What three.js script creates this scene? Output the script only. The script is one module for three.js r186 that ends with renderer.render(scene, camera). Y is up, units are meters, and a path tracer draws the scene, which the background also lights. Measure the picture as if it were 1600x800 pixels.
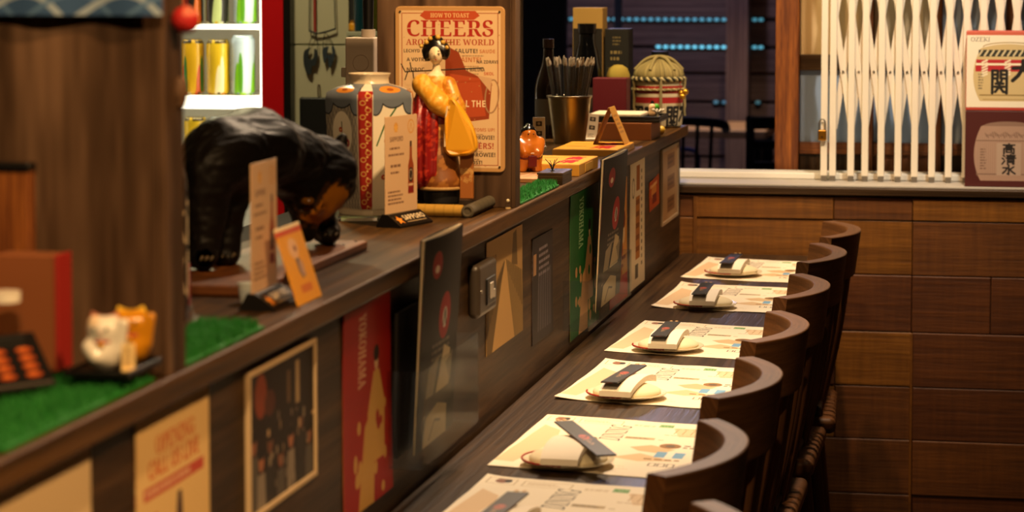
import * as THREE from 'three';
import { RoundedBoxGeometry } from 'three/addons/geometries/RoundedBoxGeometry.js';
import { mergeGeometries, mergeVertices } from 'three/addons/utils/BufferGeometryUtils.js';
import { RectAreaLightUniformsLib } from 'three/addons/lights/RectAreaLightUniformsLib.js';

/* ---------- camera, light, exposure ---------- */
const scene = new THREE.Scene();
const renderer = new THREE.WebGLRenderer();
renderer.toneMapping = THREE.LinearToneMapping;
renderer.toneMappingExposure = 1.0;
renderer.shadowMap.enabled = true;
RectAreaLightUniformsLib.init();
scene.background = new THREE.Color(0.004, 0.008, 0.016);

const F = 3900, PX = 800, PY = 235, EYE = new THREE.Vector3(0, 1.43, 0);
const pitch = Math.atan(275 / F), yaw = Math.atan(755 / Math.hypot(F, 275));
const camera = new THREE.PerspectiveCamera(2 * Math.atan(565 / F) * 180 / Math.PI, 1600 / 1130, 0.05, 60);
camera.position.copy(EYE);
camera.rotation.order = 'YXZ';
camera.rotation.set(-pitch, yaw, 0);
camera.setViewOffset(1600, 1130, 0, 330, 1600, 800);
camera.focus = 4.5;
camera.userData.fStop = 6.3;
scene.add(camera);
camera.updateMatrixWorld();

const rgbLin = (r, g, b) => new THREE.Color().setRGB(r, g, b);
const SOFT = rgbLin(1, 0.73, 0.48), PALE = rgbLin(1, 0.82, 0.6), WARM = rgbLin(1, 0.64, 0.3), AMBER = rgbLin(1, 0.58, 0.24);
// ceiling spotlights: x, z, target x, y, z, intensity, cone, colour, what it does
const SPOTS = [
  [-0.62, -5.6, -0.5, 0.75, -4.8, 9.6, 0.95, SOFT, 'above the far place mats'],
  [-0.62, -4.4, -0.52, 0.75, -3.5, 9.4, 0.9, SOFT, 'above the middle place mats'],
  [-0.25, -3.0, -0.87, 1.2, -3.8, 14, 0.46, WARM, 'aimed at the doll and vase'],
  [-0.6, -5.0, -0.6, 0.95, -6.05, 5.6, 0.6, AMBER, 'aimed at the tiled wall'],
  [-0.3, -0.9, -0.9, 1.2, -2.2, 9, 0.6, WARM, 'added as fill light on the first divider'],  // unseen lamp, added as fill for the near left
  [0.05, -5.1, -0.25, 1.3, -6.17, 9, 0.46, PALE, 'aimed at the white gate'],
  [0.5, -1.5, -0.75, 0.95, -2.1, 12.5, 0.41, AMBER, 'added to brighten the near notices on the bar front'],  // unseen lamp, added to brighten these notices but spare the chairs
];

/* ---------- helpers ---------- */
const AX = { r: new THREE.Vector3(1, 0, 0), u: new THREE.Vector3(0, 1, 0), f: new THREE.Vector3(0, 0, -1) };
for (const k in AX) AX[k].applyEuler(camera.rotation);
const ray = (px, py) => AX.f.clone().addScaledVector(AX.r, (px - PX) / F).addScaledVector(AX.u, -(py - PY) / F);
const onPlane = (k) => (px, py, v) => { const d = ray(px, py); return EYE.clone().addScaledVector(d, (v - EYE[k]) / d[k]); };
const onX = onPlane('x'), onY = onPlane('y'), onZ = onPlane('z');

let seed = 12345;
const rnd = () => { seed = (seed * 1664525 + 1013904223) >>> 0; return seed / 4294967296; };
const rr = (a, b) => a + (b - a) * rnd();

const taken = {};
function numbered(name) {
  if (!(name in taken)) { taken[name] = 0; return name; }
  taken[name]++;
  return name + '_' + String(taken[name]).padStart(3, '0');
}
function tag(o, label, category, group, kind) {
  o.userData.label = label; o.userData.category = category;
  if (group) o.userData.group = group;
  if (kind) o.userData.kind = kind;
  return o;
}
function thing(name, label, category, p = [0, 0, 0], turn = 0, group) {
  const o = new THREE.Group(); o.name = numbered(name); scene.add(o);
  o.position.set(p[0], p[1], p[2]); o.rotation.y = turn;
  return tag(o, label, category, group);
}
function part(name, geo, mat, parent, p, rot) {
  const m = new THREE.Mesh(geo, mat);
  m.name = parent ? name : numbered(name);
  if (p) m.position.set(p[0], p[1], p[2]);
  if (rot) m.rotation.set(rot[0], rot[1], rot[2]);
  (parent || scene).add(m);
  return m;
}
function struct(name, geo, mat, p, parent) {
  const m = part(name, geo, mat, parent, p);
  if (!parent) m.userData.kind = 'structure';
  return m;
}
function dup(root, p, turn, label, group) {
  const r = root.clone(); r.name = numbered(root.name.replace(/_\d{3}$/, '')); scene.add(r);
  r.position.set(p[0], p[1], p[2]); r.rotation.y = turn;
  r.userData = { ...root.userData, label }; if (group) r.userData.group = group;
  return r;
}
// uv in metres, with the texture's horizontal (grain) along the given axis
function uvm(geo, grain = 'x', du = 0, dv = 0) {
  const g = geo.index ? geo.toNonIndexed() : geo, P = g.attributes.position, n = P.count, uv = new Float32Array(n * 2);
  const a = new THREE.Vector3(), b = new THREE.Vector3(), c = new THREE.Vector3(), e = new THREE.Vector3();
  for (let i = 0; i < n; i += 3) {
    a.fromBufferAttribute(P, i); b.fromBufferAttribute(P, i + 1); c.fromBufferAttribute(P, i + 2);
    e.copy(b).sub(a).cross(c.clone().sub(a));
    const ax = Math.abs(e.x), ay = Math.abs(e.y), az = Math.abs(e.z);
    const nrm = ax >= ay && ax >= az ? 'x' : ay >= az ? 'y' : 'z';
    let [k, l] = 'xyz'.replace(nrm, '').split('');
    if (l === grain) [k, l] = [l, k];
    [a, b, c].forEach((v, j) => { uv[(i + j) * 2] = v[k] + du; uv[(i + j) * 2 + 1] = v[l] + dv; });
  }
  g.setAttribute('uv', new THREE.BufferAttribute(uv, 2));
  return g;
}
const box = (w, h, d, r = 0.002, seg = 2) => r ? new RoundedBoxGeometry(w, h, d, seg, Math.min(r, w / 2.01, h / 2.01, d / 2.01)) : new THREE.BoxGeometry(w, h, d);
const mv = (g, x = 0, y = 0, z = 0) => { g.translate(x, y, z); return g; };
const cyl = (r0, r1, h, n = 20) => new THREE.CylinderGeometry(r0, r1, h, n);
const lathe = (pts, n = 32) => new THREE.LatheGeometry(pts.map(([x, y]) => new THREE.Vector2(Math.max(x, 0.00001), y)), n);
const tube = (pts, r, n = 32, m = 8, closed = false) => new THREE.TubeGeometry(new THREE.CatmullRomCurve3(pts.map((p) => new THREE.Vector3(...p)), closed), n, r, m, closed);
const plain = (g) => { const o = g.index ? g.toNonIndexed() : g; for (const k of Object.keys(o.attributes)) if (!['position', 'normal', 'uv'].includes(k)) o.deleteAttribute(k); return o; };
const join = (...gs) => mergeGeometries(gs.flat().map(plain));
// box spanning two corners
const span = (x0, x1, y0, y1, z0, z1, r = 0.002, grain) => { const g = mv(box(Math.abs(x1 - x0), Math.abs(y1 - y0), Math.abs(z1 - z0), r), (x0 + x1) / 2, (y0 + y1) / 2, (z0 + z1) / 2); return grain ? uvm(g, grain) : g; };

// naive surface nets of a distance function
function blob(sdf, lo, hi, cell, color) {
  const n = [0, 1, 2].map((i) => Math.ceil((hi[i] - lo[i]) / cell) + 1), [nx, ny, nz] = n;
  const val = new Float32Array(nx * ny * nz), id = new Int32Array(nx * ny * nz).fill(-1), at = (i, j, k) => i + nx * (j + ny * k);
  for (let k = 0; k < nz; k++) for (let j = 0; j < ny; j++) for (let i = 0; i < nx; i++) val[at(i, j, k)] = sdf(lo[0] + i * cell, lo[1] + j * cell, lo[2] + k * cell);
  const pos = [], idx = [];
  for (let k = 0; k < nz - 1; k++) for (let j = 0; j < ny - 1; j++) for (let i = 0; i < nx - 1; i++) {
    let cx = 0, cy = 0, cz = 0, m = 0;
    const edge = (a, b) => {
      const va = val[at(i + a[0], j + a[1], k + a[2])], vb = val[at(i + b[0], j + b[1], k + b[2])];
      if ((va < 0) === (vb < 0)) return;
      const t = va / (va - vb); cx += a[0] + t * (b[0] - a[0]); cy += a[1] + t * (b[1] - a[1]); cz += a[2] + t * (b[2] - a[2]); m++;
    };
    for (let p = 0; p < 2; p++) for (let q = 0; q < 2; q++) { edge([0, p, q], [1, p, q]); edge([p, 0, q], [p, 1, q]); edge([p, q, 0], [p, q, 1]); }
    if (m) { id[at(i, j, k)] = pos.length / 3; pos.push(lo[0] + (i + cx / m) * cell, lo[1] + (j + cy / m) * cell, lo[2] + (k + cz / m) * cell); }
  }
  const quad = (a, b, c, d, flip) => { if (a < 0 || b < 0 || c < 0 || d < 0) return; flip ? idx.push(a, c, b, a, d, c) : idx.push(a, b, c, a, c, d); };
  for (let k = 1; k < nz - 1; k++) for (let j = 1; j < ny - 1; j++) for (let i = 1; i < nx - 1; i++) {
    const v = val[at(i, j, k)] < 0;
    if (v !== val[at(i + 1, j, k)] < 0) quad(id[at(i, j - 1, k - 1)], id[at(i, j, k - 1)], id[at(i, j, k)], id[at(i, j - 1, k)], !v);
    if (v !== val[at(i, j + 1, k)] < 0) quad(id[at(i - 1, j, k - 1)], id[at(i - 1, j, k)], id[at(i, j, k)], id[at(i, j, k - 1)], !v);
    if (v !== val[at(i, j, k + 1)] < 0) quad(id[at(i - 1, j - 1, k)], id[at(i, j - 1, k)], id[at(i, j, k)], id[at(i - 1, j, k)], !v);
  }
  const g = new THREE.BufferGeometry();
  g.setAttribute('position', new THREE.Float32BufferAttribute(pos, 3));
  g.setAttribute('uv', new THREE.Float32BufferAttribute(new Float32Array(pos.length / 3 * 2), 2));
  g.setIndex(idx); g.computeVertexNormals();
  if (color) {
    const c = new Float32Array(pos.length), t = new THREE.Color();
    for (let i = 0; i < pos.length; i += 3) { t.set(color(pos[i], pos[i + 1], pos[i + 2])); c[i] = t.r; c[i + 1] = t.g; c[i + 2] = t.b; }
    g.setAttribute('color', new THREE.BufferAttribute(c, 3));
  }
  return g;
}
const smin = (a, b, k) => { const h = Math.max(k - Math.abs(a - b), 0) / k; return Math.min(a, b) - h * h * k / 4; };
function cap(x, y, z, a, b, ra, rb) {
  const bx = b[0] - a[0], by = b[1] - a[1], bz = b[2] - a[2], px = x - a[0], py = y - a[1], pz = z - a[2];
  const t = Math.min(1, Math.max(0, (px * bx + py * by + pz * bz) / (bx * bx + by * by + bz * bz + 1e-12)));
  return Math.hypot(px - t * bx, py - t * by, pz - t * bz) - (ra + (rb - ra) * t);
}
const ell = (x, y, z, c, r) => { const k = Math.hypot((x - c[0]) / r[0], (y - c[1]) / r[1], (z - c[2]) / r[2]); return (k - 1) * Math.min(r[0], r[1], r[2]); };
const union = (k, ...ds) => ds.reduce((a, b) => smin(a, b, k));

// periodic value noise
function noise2(sd) {
  const tab = new Float32Array(4096); let s = sd * 7919 + 17;
  for (let i = 0; i < 4096; i++) { s = (s * 1664525 + 1013904223) >>> 0; tab[i] = s / 4294967296; }
  const h = (x, y) => tab[(x * 131 + y * 733 + ((x * y) & 63) * 17) & 4095];
  return (u, v, fx, fy) => {
    const x = u * fx, y = v * fy, xi = Math.floor(x), yi = Math.floor(y), a = x - xi, b = y - yi;
    const sa = a * a * (3 - 2 * a), sb = b * b * (3 - 2 * b), w = (i, m) => ((i % m) + m) % m;
    const x0 = w(xi, fx), x1 = w(xi + 1, fx), y0 = w(yi, fy), y1 = w(yi + 1, fy);
    return (h(x0, y0) * (1 - sa) + h(x1, y0) * sa) * (1 - sb) + (h(x0, y1) * (1 - sa) + h(x1, y1) * sa) * sb;
  };
}
function dataTex(n, m, fn, srgb, rep) {
  const d = new Uint8Array(n * m * 4);
  for (let j = 0; j < m; j++) for (let i = 0; i < n; i++) { const c = fn(i / n, j / m), o = (j * n + i) * 4; d[o] = c[0]; d[o + 1] = c[1]; d[o + 2] = c[2]; d[o + 3] = 255; }
  const t = new THREE.DataTexture(d, n, m); t.magFilter = THREE.LinearFilter; t.minFilter = THREE.LinearMipmapLinearFilter; t.generateMipmaps = true;
  t.wrapS = t.wrapT = THREE.RepeatWrapping; if (srgb) t.colorSpace = THREE.SRGBColorSpace; if (rep) t.repeat.set(rep[0], rep[1]); t.needsUpdate = true;
  return t;
}
const hex = (h) => [(h >> 16) & 255, (h >> 8) & 255, h & 255];
// wood: grain along u; sizes in metres
function wood(sd, dark, light, { su = 0.9, sv = 0.3, n = 512, m = 512, rough = 0.5, contrast = 1, bump = 0.0004, lines = 40, cross = 0, extra = {} } = {}) {
  const N = noise2(sd), A = hex(dark), B = hex(light);
  const grain = (u, v) => {
    const w = v + 0.02 * (N(u, v, 3, 4) - 0.5);
    let g = 0.45 * N(u, w, 3, lines) + 0.3 * N(u, w, 6, lines * 2) + 0.25 * N(u, v, 24, lines * 4) + 0.25 * (N(u, v, 3, 3) - 0.5);
    if (cross) g = g * (1 - cross) + cross * (0.6 * N(u, v, 70, 3) + 0.4 * N(u, v, 160, 6));
    return Math.min(1, Math.max(0, 0.5 + (g - 0.5) * 1.7 * contrast));
  };
  const f = new Float32Array(n * m);
  for (let j = 0; j < m; j++) for (let i = 0; i < n; i++) f[j * n + i] = grain(i / n, j / m);
  const get = (u, v) => f[Math.min(m - 1, Math.round(v * m)) * n + Math.min(n - 1, Math.round(u * n))];
  const rep = [1 / su, 1 / sv];
  return new THREE.MeshPhysicalMaterial({
    map: dataTex(n, m, (u, v) => { const g = get(u, v); return A.map((a, k) => a + (B[k] - a) * g); }, true, rep),
    bumpMap: dataTex(n, m, (u, v) => { const g = get(u, v) * 255; return [g, g, g]; }, false, rep), bumpScale: bump, roughness: rough, ...extra,
  });
}
function canvasTex(w, h, draw) {
  const c = document.createElement('canvas'); c.width = w; c.height = h;
  const g = c.getContext('2d'); draw(g, w, h);
  const t = new THREE.CanvasTexture(c); t.colorSpace = THREE.SRGBColorSpace; t.needsUpdate = true;
  return t;
}
const S = (color, roughness = 0.6, o = {}) => new THREE.MeshPhysicalMaterial({ color, roughness, ...o });
const print = (w, h, draw, roughness = 0.6, o = {}) => new THREE.MeshPhysicalMaterial({ map: canvasTex(w, h, draw), roughness, ...o });
const fill = (g, c, x, y, w, h) => { g.fillStyle = c; g.fillRect(x, y, w, h); };
const poly = (g, c, pts, stroke) => { g.beginPath(); pts.forEach(([x, y], i) => i ? g.lineTo(x, y) : g.moveTo(x, y)); if (stroke) { g.strokeStyle = c; g.lineWidth = stroke; g.lineCap = 'round'; g.lineJoin = 'round'; g.stroke(); } else { g.closePath(); g.fillStyle = c; g.fill(); } };
const disc = (g, c, x, y, rx, ry = rx, stroke) => { g.beginPath(); g.ellipse(x, y, rx, ry, 0, 0, Math.PI * 2); if (stroke) { g.strokeStyle = c; g.lineWidth = stroke; g.stroke(); } else { g.fillStyle = c; g.fill(); } };
const text = (g, s, x, y, px, c, font = 'bold {}px sans-serif', w, al = 'center') => { g.fillStyle = c; g.font = font.replace('{}', px); g.textAlign = al; g.textBaseline = 'middle'; w ? g.fillText(s, x, y, w) : g.fillText(s, x, y); };
// small print too fine to read: broken strokes
function scribble(g, c, x, y, w, h, lines, k = 1) {
  g.fillStyle = c; const lh = h / lines;
  for (let i = 0; i < lines; i++) { let q = x; const end = x + w * rr(0.7, 1); while (q < end) { const l = rr(0.4, 1.6) * lh * k; g.fillRect(q, y + i * lh + lh * 0.2, Math.min(l, end - q), lh * 0.5); q += l + lh * 0.25; } }
}
const KANJI = {
  dai: [[[.1, .38], [.9, .33]], [[.5, .05], [.48, .4], [.3, .7], [.08, .92]], [[.52, .4], [.7, .7], [.95, .9]]],
  seki: [[[.15, .08], [.15, .95]], [[.15, .08], [.42, .08], [.42, .38], [.15, .38]], [[.15, .23], [.42, .23]], [[.58, .08], [.88, .08], [.88, .95], [.8, .9]], [[.58, .08], [.58, .38], [.88, .38]], [[.58, .23], [.88, .23]], [[.4, .46], [.44, .53]], [[.62, .46], [.57, .53]], [[.33, .58], [.7, .58]], [[.28, .7], [.75, .7]], [[.51, .58], [.5, .7], [.3, .9]], [[.52, .7], [.72, .9]]],
  taka: [[[.5, .02], [.5, .12]], [[.1, .14], [.9, .14]], [[.3, .22], [.7, .22], [.7, .36], [.3, .36], [.3, .22]], [[.15, .95], [.15, .46], [.85, .46], [.85, .92], [.75, .9]], [[.32, .58], [.68, .58], [.68, .8], [.32, .8], [.32, .58]]],
  sei: [[[.12, .12], [.22, .22]], [[.06, .38], [.16, .48]], [[.05, .92], [.22, .62]], [[.35, .12], [.92, .12]], [[.4, .24], [.88, .24]], [[.32, .36], [.96, .36]], [[.63, .02], [.63, .36]], [[.42, .95], [.42, .47], [.84, .47], [.84, .92], [.76, .9]], [[.42, .62], [.84, .62]], [[.42, .76], [.84, .76]]],
  mizu: [[[.5, .03], [.5, .92], [.4, .85]], [[.1, .3], [.38, .3], [.3, .55], [.08, .82]], [[.85, .2], [.62, .42]], [[.55, .4], [.72, .65], [.95, .85]]],
};
const kanji = (g, k, x, y, w, h, c, lw) => KANJI[k].forEach((s) => poly(g, c, s.map(([a, b]) => [x + a * w, y + b * h]), lw));

/* ---------- materials ---------- */
const M = {
  ledge: wood(1, 0x2b1c0c, 0x543819, { su: 1.1, sv: 0.35, rough: 0.42, lines: 34, extra: { specularIntensity: 0.22 } }),
  counter: wood(2, 0x281b10, 0x4c3722, { su: 1.1, sv: 0.3, rough: 0.38, lines: 40, extra: { specularIntensity: 0.5 } }),
  panel: wood(3, 0x302114, 0x573f28, { su: 1.2, sv: 0.4, rough: 0.5, lines: 30, extra: { specularIntensity: 0.25 } }),
  divider: wood(4, 0x38271a, 0x705540, { su: 1.0, sv: 0.5, rough: 0.55, lines: 22, extra: { specularIntensity: 0.3 }, contrast: 0.9 }),
  tileA: wood(5, 0x462408, 0x774515, { contrast: 0.7, su: 0.6, sv: 0.3, rough: 0.55, cross: 0.28, bump: 0.0008 }),
  tileB: wood(6, 0x3c1b06, 0x683810, { contrast: 0.7, su: 0.6, sv: 0.3, rough: 0.55, cross: 0.25, bump: 0.0008 }),
  tileC: wood(7, 0x553009, 0x905b1b, { contrast: 0.7, su: 0.6, sv: 0.3, rough: 0.5, cross: 0.28, bump: 0.0008 }),
  post: wood(8, 0x5c2c0c, 0x9c5a1f, { su: 0.5, sv: 0.14, rough: 0.5, lines: 18 }),
  chair: wood(9, 0x452a15, 0x7a5130, { su: 0.5, sv: 0.1, rough: 0.5, lines: 16, n: 256, m: 256, bump: 0.0001, contrast: 0.6, extra: { specularIntensity: 0.4 } }),
  plank: wood(10, 0x54290c, 0x8f5420, { su: 0.3, sv: 0.1, rough: 0.5, n: 256, m: 256 }),
  board: wood(11, 0x5a4038, 0x8a6a5c, { su: 1.2, sv: 0.3, rough: 0.7, n: 256, m: 256 }),
  table: wood(12, 0x9a6a40, 0xd0a070, { su: 0.8, sv: 0.3, rough: 0.5, n: 256, m: 256 }),
  floor: wood(13, 0x2a1c14, 0x4a3322, { su: 1.4, sv: 0.3, rough: 0.5, n: 256, m: 256 }),
  plaster: S(0x6b5a48, 0.9), paving: S(0x6e6862, 0.9), soffit: S(0x84786a, 0.9), dark: S(0x17120f, 0.8), white: S(0xe9e4da, 0.5), black: S(0x0c0b0b, 0.35), blackMatte: S(0x121110, 0.8),
  lime: S(0x9aa63a, 0.8), steel: S(0xb9b2a6, 0.28, { metalness: 1 }), brass: S(0xb8862f, 0.3, { metalness: 1 }), gold: S(0xc8962e, 0.32, { metalness: 0.85 }),
  glass: new THREE.MeshPhysicalMaterial({ color: 0xffffff, transmission: 1, roughness: 0.04, thickness: 0, ior: 1.3 }),
};

/* ---------- the setting ---------- */
const WZ = -6.05;                       // near face of the wall with the opening
struct('floor', span(-3.2, 1.8, -0.1, 0, -6.95, 1.7, 0, 'z'), M.floor);
struct('ceiling', span(-3.2, 1.8, 2.6, 2.7, -6.95, 1.7, 0), M.plaster);
struct('wall_right', span(1.7, 1.8, 0, 2.6, -6.95, 1.7, 0), M.plaster);
struct('wall_back', span(-3.2, 1.8, 0, 2.6, 1.6, 1.7, 0), M.plaster);
struct('wall_left', span(-3.2, -3.1, 0, 2.6, -6.95, 1.7, 0), M.plaster);
// kitchen end wall
struct('wall_kitchen', span(-1.795, -1.37, 0, 2.6, -6.75, -6.31, 0), M.lime);
struct('wall_kitchen_back', span(-3.1, -1.37, 0, 2.6, -6.95, -6.75, 0), M.plaster);
struct('wall_pier', span(-1.4, -1.19, 0, 2.6, -6.309, WZ, 0), M.plaster);
// low wall below the opening, clad in wooden tiles
const wallFar = struct('wall_far', span(-1.19, 1.7, 0, 0.897, -6.3, WZ - 0.012, 0), M.dark);
{
  const rows = [[0.838, 0.894, [-0.714, -0.376, -0.187, 0.3]], [0.706, 0.838, [-0.714, -0.187, 0.42]], [0.568, 0.706, [-0.55, -0.187, 0.0, 0.5]], [0.435, 0.568, [-0.62, -0.37, -0.185, 0.36]],
    [0.3055, 0.435, [-0.392, -0.37, -0.184, 0.55]], [0.171, 0.3055, [-0.6, -0.183, 0.4]], [0.03, 0.171, [-0.48, -0.182, 0.3]]];
  const mats = [M.tileA, M.tileB, M.tileC];
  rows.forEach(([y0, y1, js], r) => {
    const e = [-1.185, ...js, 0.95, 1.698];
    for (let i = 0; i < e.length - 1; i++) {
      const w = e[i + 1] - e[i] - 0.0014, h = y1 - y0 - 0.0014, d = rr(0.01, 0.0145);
      const bright = r < 2 ? 2 : Math.floor(rnd() * 2.6);  // brighter light on the upper wall is put into paler top rows
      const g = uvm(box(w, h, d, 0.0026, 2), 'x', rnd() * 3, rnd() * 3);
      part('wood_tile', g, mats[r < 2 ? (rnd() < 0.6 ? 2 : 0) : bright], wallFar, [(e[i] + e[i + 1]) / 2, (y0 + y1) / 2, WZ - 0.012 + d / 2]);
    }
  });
  // slim upright strips between the cladding fields
  part('cladding_strip', uvm(span(-0.1895, -0.1835, 0.03, 0.566, WZ - 0.001, WZ + 0.004, 0.001), 'y'), M.tileC, wallFar);
  part('cladding_strip', uvm(span(-0.716, -0.708, 0.706, 0.892, WZ - 0.001, WZ + 0.004, 0.001), 'y'), M.tileC, wallFar);
}
struct('trim_1', span(-1.19, 1.7, 0.8975, 0.916, -6.3, WZ + 0.01, 0.003, 'x'), M.counter);     // dark capping board
const sillMat = S(0xb9b2aa, 0.4);
struct('trim_2', span(-1.19, 1.7, 0.9165, 0.9215, -6.3, WZ - 0.008, 0.001), sillMat);            // pale sill
struct('trim_3', span(-1.1, 1.7, 0.922, 0.938, -6.3, -6.21, 0.003), M.white);                  // white rail on the sill
struct('wall_header', span(-1.19, 1.7, 2.0, 2.6, -6.3, WZ, 0), M.plaster);

// terrace beyond the opening
struct('floor_terrace', span(-5, 3, -0.1, 0, -12.6, -6.95, 0), M.paving);
struct('ceiling_terrace', span(-5, 3, 2.6, 2.7, -12.6, -6.95, 0), M.soffit);
struct('wall_terrace_left', span(-5.1, -5, 0, 2.6, -12.6, -6.95, 0), M.soffit);
struct('wall_terrace_right', span(3, 3.1, 0, 2.6, -12.6, -6.95, 0), M.soffit);
struct('wall_terrace_near', span(-5, -1.38, 0, 2.6, -7.05, -6.951, 0), M.soffit);
const wallT = struct('wall_terrace', span(-5, 3, 0, 2.6, -12.6, -12.1, 0), M.board);
{ // wide horizontal boards with slits between them
  const ys = [0, 0.27, 0.545, 0.812, 0.95, 1.078, 1.212, 1.345, 1.48, 1.75, 2.02, 2.3, 2.6];
  for (let i = 0; i < ys.length - 1; i++) part('board', uvm(box(5.2, ys[i + 1] - ys[i] - 0.016, 0.03, 0.003, 1), 'x', i * 0.37, i * 0.11), M.board, wallT, [-0.9, (ys[i] + ys[i + 1]) / 2, -12.08]);
}
function ledStrip(label, y, x0, x1, power) {
  const t = thing('light_strip', label, 'light strip', [(x0 + x1) / 2, y, -12.06], 0);
  const w = x1 - x0;
  part('channel', box(w, 0.02, 0.012, 0.002), M.blackMatte, t);
  const bulb = S(0x9fdcf0, 0.4, { emissive: new THREE.Color(0.14, 0.55, 0.72), emissiveIntensity: power });
  const n = Math.round(w / 0.036), geo = new THREE.SphereGeometry(0.0122, 10, 8); geo.scale(1, 0.62, 0.6);
  for (let i = 0; i < n; i++) part('bulb', geo, bulb, t, [-w / 2 + (i + 0.5) * w / n, 0, 0.01]);
  const l = new THREE.RectAreaLight(0x66ccee, power * 0.9, w, 0.02); l.position.set(0, 0, 0.03); l.rotation.y = Math.PI; t.add(l);
}
ledStrip('upper row of small blue lights on the terrace boards', 1.212, -2.05, -1.266, 0.55);
ledStrip('brighter lower row of small blue lights on the terrace boards', 1.079, -1.62, -1.266, 1.4);
ledStrip('short upper pair of blue lights right of the terrace post', 1.2125, -1.15, -1.09, 0.5);
ledStrip('short lower pair of blue lights right of the terrace post', 1.0795, -1.15, -1.09, 0.8);
ledStrip('dim low row of blue lights behind the terrace table', 0.812, -1.34, -1.26, 0.18);
ledStrip('dim low pair of blue lights behind the terrace chair', 0.8125, -1.135, -1.1, 0.16);
{
  const p = thing('terrace_post', 'dark square timber post standing against the terrace boards', 'post', [-1.2, 0, -11.9]);
  part('shaft', uvm(mv(box(0.105, 2.6, 0.1, 0.004), 0, 1.3, 0), 'y'), M.board, p);
  part('base_plate', mv(box(0.15, 0.01, 0.15, 0.002), 0, 0.005, 0.0), M.blackMatte, p);
  const q = thing('metal_pole', 'slim pale blue metal pole on the terrace', 'pole', [-1.494, 0, -10]);
  part('tube', mv(cyl(0.016, 0.016, 2.6, 16), 0, 1.3, 0), S(0xb4c8e0, 0.4), q);
  part('flange', mv(cyl(0.05, 0.05, 0.008, 20), 0, 0.004, 0), S(0xb4c8e0, 0.4), q);
  const tr = thing('tree_trunk', 'dark rough trunk standing outside behind the bottles', 'trunk', [-1.7, 0, -9.2]);
  const N = noise2(77), pts = [];
  const g = new THREE.CylinderGeometry(0.115, 0.15, 2.6, 40, 60); g.translate(0, 1.3, 0);
  const P = g.attributes.position;
  for (let i = 0; i < P.count; i++) { const x = P.getX(i), y = P.getY(i), z = P.getZ(i), a = Math.atan2(z, x) / (2 * Math.PI) + 0.5, k = 1 + 0.16 * (N(a, y / 2.6, 12, 16) - 0.5) + 0.12 * (N(a, y / 2.6, 24, 8) - 0.5); P.setX(i, x * k); P.setZ(i, z * k); }
  g.computeVertexNormals();
  part('bark', g, S(0x5c6270, 0.95), tr);
}
// unseen cool lamp, added to light tables and boards faintly
{
  const t = thing('added_terrace_lamp', 'added unseen cool lamp above the terrace tables', 'lamp', [-1.6, 2.6, -10.6]);
  part('mount', mv(cyl(0.07, 0.07, 0.02, 24), 0, -0.01, 0), M.black, t);
  part('lamp_shade', mv(new THREE.SphereGeometry(0.09, 24, 16), 0, -0.1, 0), S(0xdfe8ff, 0.5, { emissive: 0xcfd0ff, emissiveIntensity: 0.5 }), t);
  const l = new THREE.PointLight(0xcfd0ff, 3.2); l.position.set(0, -0.1, 0); l.shadow.radius = 4; t.add(l);
}
{
  const t = thing('terrace_pendant', 'small black pendant lamp over the terrace tables', 'lamp', [-1.1, 1.95, -11.25]);
  part('cord', mv(cyl(0.004, 0.004, 0.6, 8), 0, 0.35, 0), M.black, t);
  part('shade', lathe([[0.012, 0.06], [0.03, 0.055], [0.09, 0], [0.087, 0], [0.028, 0.05], [0.012, 0.055]], 28), M.black, t);
  part('bulb', mv(new THREE.SphereGeometry(0.028, 16, 12), 0, 0.012, 0), S(0xfff0d8, 0.5, { emissive: rgbLin(1, 0.8, 0.58), emissiveIntensity: 1.5 }), t);
  const l = new THREE.SpotLight(rgbLin(1, 0.8, 0.58), 3, 0, 0.75, 0.5, 2); l.position.set(-1.1, 1.96, -11.25); l.target.position.set(-1.1, 0, -11.25); l.shadow.radius = 1.4; scene.add(l); scene.add(l.target);
}
function terraceTable(label, x, z, w, d) {
  const t = thing('terrace_table', label, 'table', [x, 0, z], 0, undefined);
  part('tabletop', uvm(mv(box(w, 0.035, d, 0.004), 0, 0.7325, 0), 'x'), M.table, t);
  for (const a of [-1, 1]) for (const b of [-1, 1]) part('leg', mv(box(0.05, 0.715, 0.05, 0.004), a * (w / 2 - 0.05), 0.3575, b * (d / 2 - 0.05)), M.blackMatte, t);
}
terraceTable('square pale wooden table between the two terrace chairs', -1.28, -11.2, 0.62, 0.7);
terraceTable('orange wooden table behind the slatted terrace chair', -0.62, -11.35, 0.56, 0.6);
const terrChairMat = S(0x1a1a22, 0.3);
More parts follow.
